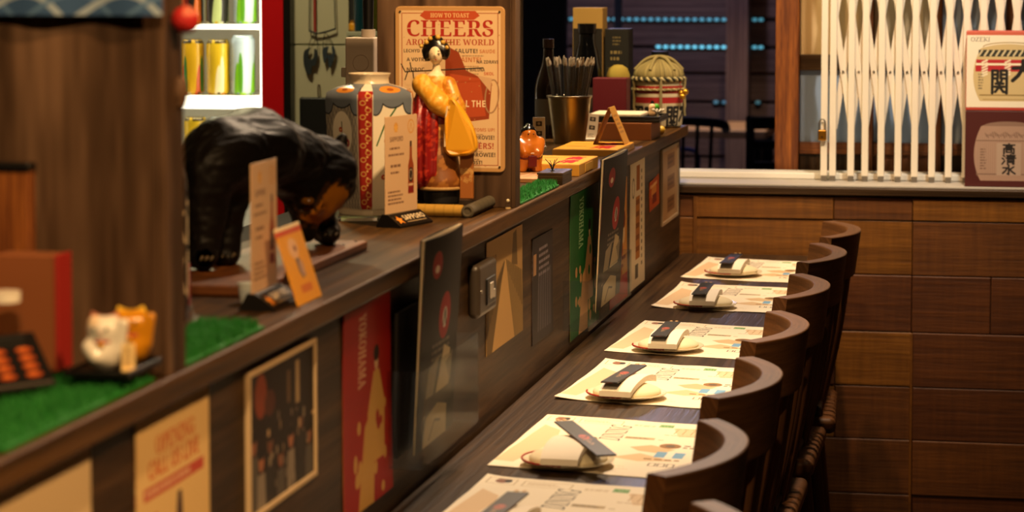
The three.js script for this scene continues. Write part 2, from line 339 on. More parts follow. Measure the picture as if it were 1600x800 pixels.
function terraceChair(name, label, x, z, turn, bow) {
  const t = thing(name, label, 'chair', [x, 0, z], turn);
  part('seat', mv(box(0.42, 0.03, 0.4, 0.012), 0, 0.445, 0), terrChairMat, t);
  for (const a of [-1, 1]) for (const b of [-1, 1]) part('leg', tube([[a * 0.16, 0.44, b * 0.15], [a * 0.2, 0, b * 0.19]], 0.016, 4, 8), terrChairMat, t);
  if (bow) {
    part('back_rail', tube([[-0.22, 0.83, 0.1], [-0.2, 0.855, 0.19], [0, 0.87, 0.235], [0.2, 0.855, 0.19], [0.22, 0.83, 0.1]], 0.019, 24, 8), terrChairMat, t);
    for (let i = -3; i <= 3; i++) part('spindle', tube([[i * 0.05, 0.455, 0.17], [i * 0.055, 0.86, 0.235 - i * i * 0.005]], 0.0075, 4, 6), terrChairMat, t);
  } else {
    for (const a of [-1, 1]) part('back_post', tube([[a * 0.19, 0.45, 0.18], [a * 0.2, 0.88, 0.25]], 0.018, 4, 8), terrChairMat, t);
    for (const [i, h] of [[0, 0.05], [1, 0.035], [2, 0.035], [3, 0.03]]) part('back_slat', mv(box(0.4, h, 0.018, 0.005), 0, 0.855 - i * 0.085, 0.245 - i * 0.014), terrChairMat, t);
  }
  return t;
}
terraceChair('bow_back_chair', 'dark bow back chair with slim spindles on the terrace', onZ(1046, 200, -9.75).x, -9.75, 0.12, true);
terraceChair('slat_back_chair', 'dark slat back chair pushed to the terrace table', onZ(1238, 200, -9.95).x, -9.95, 0.22, false);
{
  const b = thing('blue_bag', 'blue patterned cloth bag on the bow back chair', 'bag', [onZ(1046, 200, -9.75).x + 0.05, 0.4608, -9.79], 0.1);
  const N = noise2(31);
  const g = blob((x, y, z) => ell(x, y, z, [0, 0.1, 0], [0.12, 0.105, 0.07]) + 0.02 * (N(x + 1, y + z + 1, 40, 40) - 0.5), [-0.18, -0.02, -0.13], [0.18, 0.24, 0.13], 0.012, (x, y, z) => N(x * 2 + 1, y * 2 + z + 1, 30, 30) > 0.55 ? 0x7f9fd0 : 0x123d86);
  part('body', g, S(0xffffff, 0.8, { vertexColors: true }), b);
  part('handle', tube([[-0.06, 0.19, 0], [-0.05, 0.27, 0.01], [0.05, 0.27, 0.01], [0.06, 0.19, 0]], 0.008, 20, 6), S(0x123d86, 0.8), b);
}

// sliding partition with panes behind the folding gate
{
  const zp = -6.36, X = (px) => onZ(px, 100, zp).x;
  const p = thing('sliding_partition', 'orange brown wooden partition with cream and grey blue panes', 'partition', [0, 0, zp]);
  part('stile', uvm(span(X(1213), X(1250), 0, 2.0, -0.03, 0.03, 0.003), 'y'), M.post, p);
  const sx = [1357, 1463, 1580, 1690].map(X), brown = M.plank;
  for (const x of sx) part('stile', uvm(span(x - 0.014, x + 0.014, 0, 2.0, -0.022, 0.02, 0.002), 'y'), brown, p);
  const ys = [onZ(1265, 110, zp).y, onZ(1265, 85, zp).y], yb = onZ(1300, 222, zp).y;
  const xs = [X(1250), ...sx];
  const cream = S(0xcdb48a, 0.85), cream2 = S(0xb7a68c, 0.85), blue = S(0x7f93b4, 0.35), blue2 = S(0x93a3ba, 0.35);  // outside light is put into the opaque blue pane colours
  for (let i = 0; i < xs.length - 1; i++) {
    const a = xs[i] + (i ? 0.014 : 0), b = xs[i + 1] - 0.014;
    part('rail', uvm(span(a, b, ys[0], ys[1], -0.018, 0.014, 0.002), 'x'), M.counter, p);
    part('rail', uvm(span(a, b, yb - 0.03, yb, -0.018, 0.014, 0.002), 'x'), brown, p);
    part('lower_panel', uvm(span(a, b, 0, yb - 0.03, -0.01, 0.006, 0.001), 'y'), i % 2 ? brown : M.counter, p);
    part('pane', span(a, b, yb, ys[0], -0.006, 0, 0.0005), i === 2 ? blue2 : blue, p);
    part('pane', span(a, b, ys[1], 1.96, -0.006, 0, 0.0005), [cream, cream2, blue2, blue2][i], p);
  }
  part('top_rail', uvm(span(xs[0], xs[4], 1.96, 2.0, -0.02, 0.02, 0.002), 'x'), brown, p);
}

// white folding lattice gate
{
  const zg = -6.18, X = (px) => onZ(px, 200, zg).x, y0 = 0.9225, t = thing('folding_gate', 'white wooden folding lattice gate standing on the sill', 'gate', [0, y0, zg]);
  const barMat = S(0xe8dfd0, 0.5), ups = [1330, 1352, 1377, 1403.5, 1429.5, 1456.5, 1482.5, 1509, 1535, 1561, 1587, 1613].map(X);
  const up = (x, w) => part('upright_slat', mv(box(w, 0.86, 0.009, 0.002), x, 0.43 + 0.012, 0.006), barMat, t);
  const foot = box(0.014, 0.012, 0.01, 0.001), fm = S(0x6a6258, 0.6);
  up(X(1288), 0.0165); up(X(1301.5), 0.0165);
  part('foot', foot, fm, t, [X(1288), 0.006, 0.006]); part('foot', foot, fm, t, [X(1301.5), 0.006, 0.006]);
  for (const x of ups) { up(x, 0.0165); part('foot', foot, fm, t, [x, 0.006, 0.006]); }
  const es = [X(1301.5) + 0.003, ...ups], yc = [1.1919 - y0, 1.4644 - y0], H = 0.137;
  const rivet = new THREE.CylinderGeometry(0.003, 0.003, 0.004, 8); rivet.rotateX(Math.PI / 2);
  for (let i = 0; i < es.length - 1; i++) {
    const a = es[i], b = es[i + 1], m = (a + b) / 2, dx = (b - a) / 2;
    for (const y of yc) for (const s of [-1, 1]) {
      const L = Math.hypot(2 * H, 2 * dx) + 0.01, g = box(0.0155, L, 0.006, 0.0018);
      part('lattice_slat', g, barMat, t, [m, y, s > 0 ? -0.002 : -0.0085], [0, 0, s * Math.atan2(2 * dx, 2 * H)]);
    }
    part('rivet', rivet, M.steel, t, [m, yc[0], 0.002]);
  }
}
{
  const c = onZ(1285, 205, -6.168), t = thing('padlock', 'small brass padlock with steel shackle on the white gate', 'padlock', [c.x, 1.022, -6.1625]);
  part('body', mv(box(0.021, 0.026, 0.011, 0.003), 0, 0.013, 0), M.brass, t);
  part('shackle', tube([[-0.007, 0.024, 0], [-0.007, 0.043, 0], [-0.0045, 0.051, 0], [0, 0.053, 0], [0.0045, 0.051, 0], [0.007, 0.043, 0], [0.007, 0.024, 0]], 0.0019, 24, 8), M.steel, t);
  part('keyhole', mv(new THREE.CylinderGeometry(0.0022, 0.0022, 0.001, 10).rotateX(Math.PI / 2), 0, 0.009, 0.0057), M.black, t);
}
// two sake gift boxes on the sill
{
  const rope = (g, y, x0, x1, h) => { fill(g, '#2c2a20', x0, y, x1 - x0, h); for (let x = x0; x < x1; x += h * 0.8) poly(g, '#cdbf98', [[x + 2, y + h * 0.85], [x + h * 0.5, y + h * 0.12]], h * 0.28); };
  const barrel = (g, c1, x, y, w, h) => { g.fillStyle = c1; g.beginPath(); g.moveTo(x + w * 0.1, y + h * 0.1); g.bezierCurveTo(x + w * 0.3, y, x + w * 0.7, y, x + w * 0.9, y + h * 0.1); g.bezierCurveTo(x + w * 1.03, y + h * 0.4, x + w * 1.03, y + h * 0.7, x + w * 0.9, y + h * 0.96); g.lineTo(x + w * 0.1, y + h * 0.96); g.bezierCurveTo(x - w * 0.03, y + h * 0.7, x - w * 0.03, y + h * 0.4, x + w * 0.1, y + h * 0.1); g.fill(); };
  const upper = print(512, 512, (g) => {
    fill(g, '#efe4cf', 0, 0, 512, 512); fill(g, '#c8604a', 0, 0, 512, 22); fill(g, '#b23a2c', 0, 494, 512, 18);
    text(g, 'OZEKI', 22, 50, 40, '#6a6257', '{}px serif', 120, 'left'); text(g, 'NIHONSHU', 490, 50, 36, '#6a6257', '{}px serif', 110, 'right');
    barrel(g, '#cdb583', 40, 70, 440, 400); g.strokeStyle = '#a58a56'; g.lineWidth = 6; g.beginPath(); g.ellipse(260, 100, 160, 30, 0, Math.PI, 0); g.stroke();
    rope(g, 118, 72, 450, 44); fill(g, '#b3212a', 58, 182, 404, 22); fill(g, '#efe4cf', 56, 206, 408, 12); fill(g, '#b3212a', 54, 220, 412, 40);
    for (const x of [110, 250, 390]) for (let y = 186; y < 280; y += 18) poly(g, '#e9dcc0', [[x - 14, y + 14], [x + 14, y]], 12);
    kanji(g, 'dai', 270, 180, 150, 150, '#15110d', 24); kanji(g, 'seki', 140, 240, 120, 170, '#15110d', 17);
    disc(g, '#7c6c50', 420, 350, 40, 40, 4); scribble(g, '#7c6c50', 395, 335, 50, 40, 3); scribble(g, '#7c6c50', 72, 270, 34, 110, 6);
    fill(g, '#8a6f3c', 80, 410, 360, 8); fill(g, '#a98d57', 100, 440, 320, 6);
  });
  const lower = print(512, 512, (g) => {
    fill(g, '#4a120d', 0, 0, 512, 512); barrel(g, '#ab8a78', 50, 60, 420, 430); g.fillStyle = '#8b6d5e'; g.beginPath(); g.ellipse(260, 100, 150, 32, 0, Math.PI, 0); g.fill();
    for (let i = 0; i < 60; i++) poly(g, i % 2 ? '#a08070' : '#b79a88', [[70 + i * 6.4, 170], [70 + i * 6.4, 440]], 2);
    for (let i = 0; i < 26; i++) poly(g, '#7e6253', [[120 + i * 11, 150 + 10 * Math.sin(i)], [128 + i * 11, 172 + 8 * Math.sin(i * 2)]], 6);
    fill(g, '#7e6253', 64, 196, 396, 7); fill(g, '#7e6253', 66, 424, 390, 8);
    fill(g, '#b49a88', 190, 214, 150, 220); kanji(g, 'taka', 222, 218, 86, 74, '#1a1210', 11); kanji(g, 'sei', 220, 290, 90, 74, '#1a1210', 10); kanji(g, 'mizu', 222, 362, 86, 72, '#1a1210', 11);
    scribble(g, '#7e6253', 90, 250, 40, 150, 8); scribble(g, '#7e6253', 400, 250, 40, 150, 8);
  });
  const x0 = onZ(1505, 290, -6.066).x, red = S(0x6e1f18, 0.6), W = 0.2;
  const mk = (label, y, h, m, side) => { const t = thing('sake_box', label, 'box', [x0 + W / 2 + 0.003, y, -6.115]); part('carton', mv(box(W, h, 0.09, 0.002), 0, h / 2, 0), side, t); part('printed_front', mv(box(W - 0.003, h - 0.003, 0.0008, 0), 0, h / 2, 0.0454), m, t); return t; };
  mk('dark red gift box with pinkish barrel picture, under the white gift box', 0.9217, 0.183, lower, S(0x4a120d, 0.5));
  mk('white gift box with straw barrel picture stacked on the dark red box', 0.9217 + 0.1832, 0.19, upper, S(0xb8493a, 0.5));
}

/* ---------- the bar ---------- */
const LY = 1.064, CY = 0.75, PXF = -0.75, NEAR = -1.15;
{
  const t = thing('bar_partition', 'dark wooden bar front hung with posters, under the raised ledge', 'bar front', [0, 0, 0]);
  part('front_panel', span(-0.79, PXF, 0.0, LY - 0.0255, WZ + 0.001, NEAR, 0.001, 'z'), M.panel, t);
  part('rear_panel', span(-0.99, -0.97, 0.0, LY - 0.0255, WZ + 0.001, NEAR, 0.001, 'z'), M.panel, t);
  const l = thing('bar_ledge', 'raised dark wooden ledge carrying ornaments and menus', 'ledge');
  part('slab', span(-1.01, -0.73, LY - 0.025, LY, WZ + 0.002, NEAR, 0.003, 'z'), M.ledge, l);
  const c = thing('counter_top', 'lower dark wooden counter laid with paper place mats', 'counter');
  part('slab', span(PXF + 0.0045, -0.396, CY - 0.035, CY, WZ + 0.006, NEAR, 0.004, 'z'), M.counter, c);
  for (const z of [-5.6, -4.2, -2.8, -1.4]) part('bracket', join(span(PXF + 0.002, -0.5, CY - 0.065, CY - 0.0355, z - 0.02, z + 0.02, 0.002), span(PXF + 0.002, -0.72, CY - 0.3, CY - 0.06, z - 0.02, z + 0.02, 0.002)), M.blackMatte, c);
  const w = thing('back_worktop', 'worktop behind the bar holding the drinks tower', 'worktop');
  part('top', span(-1.55, -1.02, 0.86, 0.9, -5.9, -2.0, 0.003, 'z'), M.dark, w);
  part('base', span(-1.5, -1.03, 0, 0.86, -5.9, -2.0, 0.002), M.dark, w);
}
function divider(label, z0, z1, x0) {
  const t = thing('divider_panel', label, 'divider', [0, LY, 0]);
  part('board', span(x0, -0.742, 0, 0.62, z1, z0, 0.0015, 'y'), M.divider, t);
  part('edge_strip', span(-0.7418, -0.735, 0, 0.62, z1, z0, 0.001, 'y'), M.divider, t);
  return t;
}
const div1 = divider('dark wooden divider panel behind the lucky cats', -2.15, -2.205, -1.005);
part('wooden_peg', blob((x, y, z) => union(0.006, cap(x, y, z, [0, 0, 0], [0.008, 0.0, 0], 0.007, 0.007), cap(x, y, z, [0.009, -0.011, 0], [0.009, 0.008, 0], 0.005, 0.0065)), [-0.012, -0.03, -0.02], [0.03, 0.03, 0.02], 0.002), M.divider, div1, [-0.742, 0.258, -2.19]);
const div2 = divider('dark wooden divider panel with a tin sign leaning on it', -3.835, -3.875, -0.958);

/* chairs */
const chair0 = (() => {
  const t = thing('bar_chair', '', 'chair');
  // plan of the curved top rail: back of the chair at +x
  const N = 36, Hh = 0.1, T = 0.032, y1 = 0.86, pos = [], idx = [], U = [];
  const cx = (s) => 0.0 - 0.06 * Math.pow(Math.abs(s), 2.2), cz = (s) => 0.183 * s;
  const ring = [];
  const prof = []; { const r = 0.003; for (const [a, b, q] of [[-1, 1, 2], [1, 1, 1], [1, -1, 0], [-1, -1, 3]]) for (let i = 0; i <= 3; i++) { const an = q === 2 ? Math.PI - i * Math.PI / 6 : q === 1 ? Math.PI / 2 - i * Math.PI / 6 : q === 0 ? -i * Math.PI / 6 : -Math.PI / 2 - i * Math.PI / 6; prof.push([a * (T / 2 - r) + r * Math.cos(an), b * (Hh / 2 - r) + r * Math.sin(an)]); } }
  for (let i = 0; i <= N; i++) {
    const s = -1 + 2 * i / N, e = 1e-3, tx = cx(s + e) - cx(s - e), tz = cz(s + e) - cz(s - e), l = Math.hypot(tx, tz), nx = tz / l, nz = -tx / l;
    for (const [a, b] of prof) { const lean = (b - Hh / 2) * 0.13; pos.push(cx(s) + nx * a + lean, y1 - Hh / 2 + b, cz(s) + nz * a); U.push(i / N * 0.5, (a + b) * 1); }
  }
  const m = prof.length;
  for (let i = 0; i < N; i++) for (let j = 0; j < m; j++) { const a = i * m + j, b = i * m + (j + 1) % m, c = a + m, d = b + m; idx.push(a, b, c, b, d, c); }
  for (const [o, f] of [[0, 1], [N * m, 0]]) for (let j = 1; j < m - 1; j++) f ? idx.push(o, o + j + 1, o + j) : idx.push(o, o + j, o + j + 1);
  let g = new THREE.BufferGeometry(); g.setAttribute('position', new THREE.Float32BufferAttribute(pos, 3)); g.setAttribute('uv', new THREE.Float32BufferAttribute(U, 2)); g.setIndex(idx); g = g.toNonIndexed(); g.computeVertexNormals();
  const gs = (() => { const q = mergeVertices(g.clone().deleteAttribute('normal'), 1e-5); q.computeVertexNormals(); return q; })();
  part('top_rail', g, M.chair, t);
  void gs;
  // slats between seat and rail
  for (let i = -3; i <= 3; i++) { const s = i * 0.27; part('back_slat', tube([[cx(s) * 0.75 - 0.07, 0.462, cz(s) * 0.86], [cx(s) - 0.035, 0.62, cz(s) * 0.95], [cx(s) - 0.013, 0.772, cz(s)]], 0.009, 10, 8), M.chair, t); }
  part('seat', uvm(mv(box(0.37, 0.035, 0.4, 0.014, 3), -0.22, 0.4475, 0), 'x'), M.chair, t);
  part('seat_pad', mv(box(0.32, 0.025, 0.36, 0.012, 3), -0.225, 0.477, 0), S(0x1a0f0b, 0.55), t);
  for (const z of [-1, 1]) { part('leg', tube([[-0.09, 0.44, z * 0.16], [-0.05, 0, z * 0.185]], 0.018, 4, 10), M.chair, t); part('leg', tube([[-0.37, 0.44, z * 0.16], [-0.385, 0, z * 0.18]], 0.018, 4, 10), M.chair, t); part('stretcher', tube([[-0.068, 0.2, z * 0.174], [-0.378, 0.2, z * 0.17]], 0.01, 4, 8), M.chair, t); }
  part('stretcher', tube([[-0.376, 0.26, -0.168], [-0.376, 0.26, 0.168]], 0.01, 4, 8), M.chair, t);
  return t;
})();
{
  const ord = ['first', 'second', 'third', 'fourth', 'fifth', 'sixth', 'seventh'];
  const zs = [-5.615, -5.128, -4.573, -4.035, -3.513, -2.978, -2.482];
  zs.forEach((z, i) => {
    const label = `dark curved back bar chair, ${ord[i]} from the wood tiled wall`, x = [-0.303, -0.307, -0.305, -0.305, -0.305, -0.303, -0.243][i];
    const tn = [0.05, 0, 0.0, -0.02, -0.03, -0.05, 0][i];
    if (!i) { chair0.position.set(x, 0, z); chair0.rotation.y = tn; tag(chair0, label, 'chair', 'bar chairs along the counter'); } else dup(chair0, [x, 0, z], tn, label, 'bar chairs along the counter');
  });
}

/* place settings */
{
  const ord = ['first', 'second', 'third', 'fourth', 'fifth', 'sixth'];
  const W = 0.282, L = 0.408;
  // left of the print is the panel side, up is towards the tiled wall
  const matPrint = print(768, 1104, (g, w, h) => {
    fill(g, '#efe3cd', 0, 0, w, h);
    const X = (u) => u * w, Y = (v) => (1 - v) * h;
    poly(g, '#dcbf9a', [[X(0), Y(0.1)], [X(0.05), Y(0.8)], [X(0.16), Y(0.72)], [X(0.2), Y(0.5)], [X(0.1), Y(0.1)]]);
    disc(g, '#8a5a44', X(0.1), Y(0.935), 26, 34); disc(g, '#2a211c', X(0.13), Y(0.94), 14, 26); scribble(g, '#b09a80', X(0.07), Y(0.975), 80, 22, 1);
    g.strokeStyle = '#b5a17c'; g.lineWidth = 4; g.strokeRect(X(0.03), Y(0.97), X(0.14), h * 0.08); g.strokeRect(X(0.21), Y(0.965), X(0.24), h * 0.075);
    scribble(g, '#c0ab88', X(0.23), Y(0.95), X(0.18), 44, 3); scribble(g, '#c0ab88', X(0.52), Y(0.93), X(0.12), 40, 2);
    fill(g, '#4f8f3c', X(0.655), Y(0.955), 60, 56); scribble(g, '#a9c79d', X(0.655), Y(0.945), 60, 36, 2);
    poly(g, '#dcc19c', [[X(0.74), Y(0.9)], [X(0.97), Y(0.92)], [X(0.98), Y(0.76)], [X(0.8), Y(0.74)]]);
    for (let i = 0; i < 5; i++) { poly(g, '#a5814f', [[X(0.77 + i * 0.045), Y(0.87)], [X(0.765 + i * 0.045), Y(0.79)]], 4); scribble(g, '#a5814f', X(0.755 + i * 0.045), Y(0.9), 22, 26, 2); }
    scribble(g, '#b39b7a', X(0.72), Y(0.77), X(0.24), 20, 1);
    fill(g, '#b8a27a', X(0.53), Y(0.69), X(0.16), 44); scribble(g, '#5f5138', X(0.535), Y(0.685), X(0.15), 34, 2); scribble(g, '#b5a586', X(0.71), Y(0.67), 30, 24, 1);
    // hand lettering that stands on its side
    g.save(); g.translate(X(0.46), Y(0.74)); g.rotate(-Math.PI / 2); text(g, 'DINING', 0, 0, 124, '#1f1812', 'italic {}px serif', 330); g.restore();
    poly(g, '#cfb086', [[X(0.6), Y(0.5)], [X(0.7), Y(0.56)], [X(0.84), Y(0.5)], [X(0.78), Y(0.42)], [X(0.66), Y(0.44)]]);
    poly(g, '#d8ba90', [[X(0.55), Y(0.3)], [X(0.68), Y(0.4)], [X(0.88), Y(0.3)], [X(0.7), Y(0.26)]]);
    disc(g, '#8d6226', X(0.8), Y(0.56), 44, 50); disc(g, '#5d4a33', X(0.8), Y(0.56), 20, 24); scribble(g, '#5d4a33', X(0.87), Y(0.595), 90, 76, 2, 0.5); scribble(g, '#8d6226', X(0.72), Y(0.33), 150, 44, 1, 0.6);
    fill(g, '#6fa3cc', X(0.76), Y(0.45), 42, 110); fill(g, '#efe7d8', X(0.76) + 42, Y(0.45), 30, 110); fill(g, '#6fa3cc', X(0.76) + 72, Y(0.45), 42, 110);
    g.save(); g.translate(X(0.82), Y(0.22)); g.rotate(-0.0); for (let i = 0; i < 3; i++) { g.strokeStyle = '#5d4a33'; g.lineWidth = 5; g.strokeRect(i * 36 - 40, -26, 26, 52); } g.restore();
    scribble(g, '#c9b793', X(0.3), Y(0.16), X(0.4), 60, 4);
  }, 0.75);
  const N = noise2(5);
  const matGeo = (k) => { const g = new THREE.BoxGeometry(W, 0.0006, L, 28, 1, 40), P = g.attributes.position; for (let i = 0; i < P.count; i++) { const x = P.getX(i) / W, z = P.getZ(i) / L, e = Math.max(0, Math.max(Math.abs(x), Math.abs(z)) - 0.36) / 0.14; const c = Math.pow(Math.abs(x * 2), 6) * Math.pow(Math.abs(z * 2), 4); P.setY(i, P.getY(i) + e * e * 0.0014 * N((x + 0.5 + k * 0.13) % 1, (z + 0.5 + k * 0.29) % 1, 7, 7) + c * 0.006 * ((k * 37 % 5) / 5)); P.setZ(i, P.getZ(i) * (1 + 0.006 * Math.sin(x * 9 + k)) + 0.15 * (P.getX(i))); } g.computeVertexNormals(); return g; };
  // plate
  const plateGeo = lathe([[0, 0], [0.034, 0], [0.036, 0.002], [0.05, 0.0035], [0.064, 0.0075], [0.0652, 0.009], [0.064, 0.0098], [0.05, 0.0065], [0.034, 0.0052], [0, 0.0048]], 48);
  const plateMat = print(256, 64, (g) => { fill(g, '#eadfc2', 0, 0, 256, 64); }, 0.25);
  const rimMat = S(0xa6231c, 0.3);
  const clothMat = S(0xf3eadb, 0.85);
  const towelMat = S(0xe6d9b8, 0.9), towelGeo = blob((x, y, z) => Math.max(ell(x, y, z, [0, 0.004, 0], [0.055, 0.0135, 0.056]), -y), [-0.06, -0.003, -0.062], [0.06, 0.022, 0.062], 0.003);
  const napGeo = (() => { // folded cloth bridging the plate, near end drooping
    const prof = [[-0.082, 0.0175], [-0.06, 0.0235], [-0.02, 0.0275], [0.02, 0.0265], [0.045, 0.0225], [0.06, 0.0182], [0.0685, 0.0145]];
    const curve = new THREE.CatmullRomCurve3(prof.map(([z, y]) => new THREE.Vector3(0, y, z))), n = 20, w = 0.056, th = 0.0085, pos = [], idx = [];
    for (let i = 0; i <= n; i++) { const p = curve.getPoint(i / n), sag = 1 - 0.15 * Math.abs(i / n - 0.5); for (const [a, b] of [[-1, 1], [-0.85, 1.12], [0.85, 1.12], [1, 1], [1, -1], [-1, -1]]) pos.push(a * w / 2 * sag, p.y + b * th / 2, p.z); }
    for (let i = 0; i < n; i++) for (let j = 0; j < 6; j++) { const a = i * 6 + j, b = i * 6 + (j + 1) % 6; idx.push(a, a + 6, b, b, a + 6, b + 6); }
    for (const [o, f] of [[0, 0], [n * 6, 1]]) for (let j = 1; j < 5; j++) f ? idx.push(o, o + j + 1, o + j) : idx.push(o, o + j, o + j + 1);
    const g = new THREE.BufferGeometry(); g.setAttribute('position', new THREE.Float32BufferAttribute(pos, 3)); g.setAttribute('uv', new THREE.Float32BufferAttribute(new Float32Array(pos.length / 3 * 2), 2)); g.setIndex(idx);
    const q = g.toNonIndexed(); q.computeVertexNormals(); return q;
  })();
  const sleeveMat = print(96, 512, (g) => { fill(g, '#14110f', 0, 0, 96, 512); disc(g, '#b5472f', 48, 250, 26, 34); poly(g, '#14110f', [[30, 245], [48, 262], [68, 240]], 7); scribble(g, '#b98a5e', 34, 300, 30, 70, 4, 0.6); poly(g, '#c0703c', [[24, 292], [72, 286]], 6); }, 0.5);
  const sleeveGeo = box(0.028, 0.002, 0.17, 0.0008), stickMat = S(0xc79f63, 0.5);
  const near = [-5.535, -5.03, -4.42, -3.906, -3.3525, -2.873];
  near.forEach((z0, i) => {
    const zc = z0 - 0.203 + 0.024, who = ` at the ${ord[i]} seat from the tiled wall`;
    const m = part('place_mat', matGeo(i + 1), matPrint, null, [-0.677 + W / 2, CY + 0.0005, zc]); m.rotation.y = [-0.04, -0.03, -0.045, -0.05, -0.03, -0.04][i];
    tag(m, 'printed cream paper place mat' + who, 'place mat', 'paper place mats on the counter');
    const px = -0.677 + 0.104, pz = z0 - [0.07, 0.02, 0.035, 0.03, 0.022, 0.03][i];
    const p = thing('side_plate', 'small cream plate with red edge' + who, 'plate', [px, CY + 0.002, pz], i * 0.7, 'side plates on the place mats');
    part('dish', plateGeo, plateMat, p);
    const rg = new THREE.TorusGeometry(0.0638, 0.0016, 6, 48, i === 4 ? 2.6 : 1.6); rg.rotateX(Math.PI / 2); part('red_rim', rg, rimMat, p, [0, 0.0096, 0], [0, -1.55 - i * 0.7, 0]);
    const tn = [-0.05, 0.0, -0.03, -0.14, -0.02, -0.08][i];
    const nk = thing('rolled_towel', 'white banded towel roll on plate' + who, 'towel', [px + 0.001, CY + 0.008, pz], tn, 'towel rolls on the plates'); part('towel', towelGeo, towelMat, nk); part('paper_band', napGeo, clothMat, nk, [0, -0.0045, 0]);
    const s = thing('chopstick_sleeve', (i === 4 ? 'black chopstick sleeve slanting off the plate' : 'black paper chopstick sleeve on the napkin') + who, 'chopsticks', i === 4 ? [px + 0.022, CY + 0.0378, pz - 0.01] : [px - 0.006, CY + 0.0373, pz - 0.016], i === 4 ? 0.47 : tn, 'chopstick sleeves on the napkins');
    const sm = part('sleeve', i === 4 ? box(0.028, 0.002, 0.2, 0.0008) : sleeveGeo, sleeveMat, s); if (i === 4) sm.rotation.x = 0.06; else sm.rotation.x = 0.015;
    const top = new THREE.BoxGeometry(0.027, 0.0006, i === 4 ? 0.198 : 0.168); part('printed_band', top, sleeveMat, sm, [0, 0.0012, 0]);
    for (const a of [-1, 1]) part('chopstick', mv(box(0.005, 0.0016, 0.02, 0.0006), a * 0.005, 0, (i === 4 ? -0.104 : -0.089)), stickMat, sm);
  });
}

/* ---------- posters and menus on the bar front ---------- */
const PF = PXF + 0.0003, MATTE = { specularIntensity: 0.2 };
const mprint = (w, h, d, r = 0.7) => print(w, h, d, Math.max(r, 0.5), MATTE);
function sheetGeo(w, h, th, bend = 0, nx = 10, ny = 12) {
  const g = new THREE.BoxGeometry(w, h, th, nx, ny, 1), P = g.attributes.position;
  if (bend) for (let i = 0; i < P.count; i++) { const x = P.getX(i) / w, y = P.getY(i) / h; P.setZ(i, P.getZ(i) + bend * (0.5 + 0.5 * Math.sin(x * 5 + y * 3 + 1)) * (0.3 + Math.abs(y))); }
  g.computeVertexNormals(); return g;
}
function poster(name, label, cat, z0, z1, y0, y1, mat, bend = 0.0012, roll = 0) {
  const m = part(name, sheetGeo(z0 - z1, y1 - y0, 0.0007, bend), mat, null, [PF + 0.0006, (y0 + y1) / 2, (z0 + z1) / 2], [0, Math.PI / 2, roll]);
  return tag(m, label, cat);
}
const figure = (g, x, y, s, robe, hair, face) => { // standing figure in a long robe, front
  poly(g, robe, [[x - 0.1 * s, y + 0.2 * s], [x + 0.1 * s, y + 0.2 * s], [x + 0.3 * s, y + 0.5 * s], [x + 0.26 * s, y + s], [x - 0.26 * s, y + s], [x - 0.3 * s, y + 0.55 * s]]);
  disc(g, face, x, y + 0.12 * s, 0.065 * s, 0.085 * s); disc(g, hair, x, y + 0.05 * s, 0.1 * s, 0.07 * s);
};
const creased = (c, a) => (g, w, h) => { fill(g, c, 0, 0, w, h); };
poster('notice_sheet', 'plain cream notice sheet beside the orange lettered notice', 'notice', -1.74, -1.99, 0.8, 1.03, mprint(256, 256, (g) => { fill(g, '#d8bd93', 0, 0, 256, 256); scribble(g, '#4b4038', 120, 110, 110, 60, 3); }));
poster('notice_sheet', 'cream notice with orange lettering and a dark bottle', 'notice', -2.103, -2.315, 0.775, 1.031, mprint(320, 400, (g) => {
  fill(g, '#e2bf85', 0, 0, 320, 400); text(g, 'OPENING', 165, 50, 36, '#c9582c', 'bold {}px serif', 200); text(g, 'CALL US LIVE', 160, 82, 36, '#c9582c', 'bold {}px sans-serif', 270);
  fill(g, '#c2564a', 30, 104, 262, 18); scribble(g, '#e6c49a', 38, 107, 246, 12, 1); poly(g, '#4d3a3c', [[172, 134], [190, 134], [196, 180], [214, 220], [214, 400], [146, 400], [146, 220], [164, 180]]);
  kanji(g, 'mizu', 40, 150, 80, 60, '#b5362a', 12); poly(g, '#b5362a', [[40, 226], [120, 222]], 10); kanji(g, 'dai', 40, 236, 80, 60, '#b5362a', 12);
}));
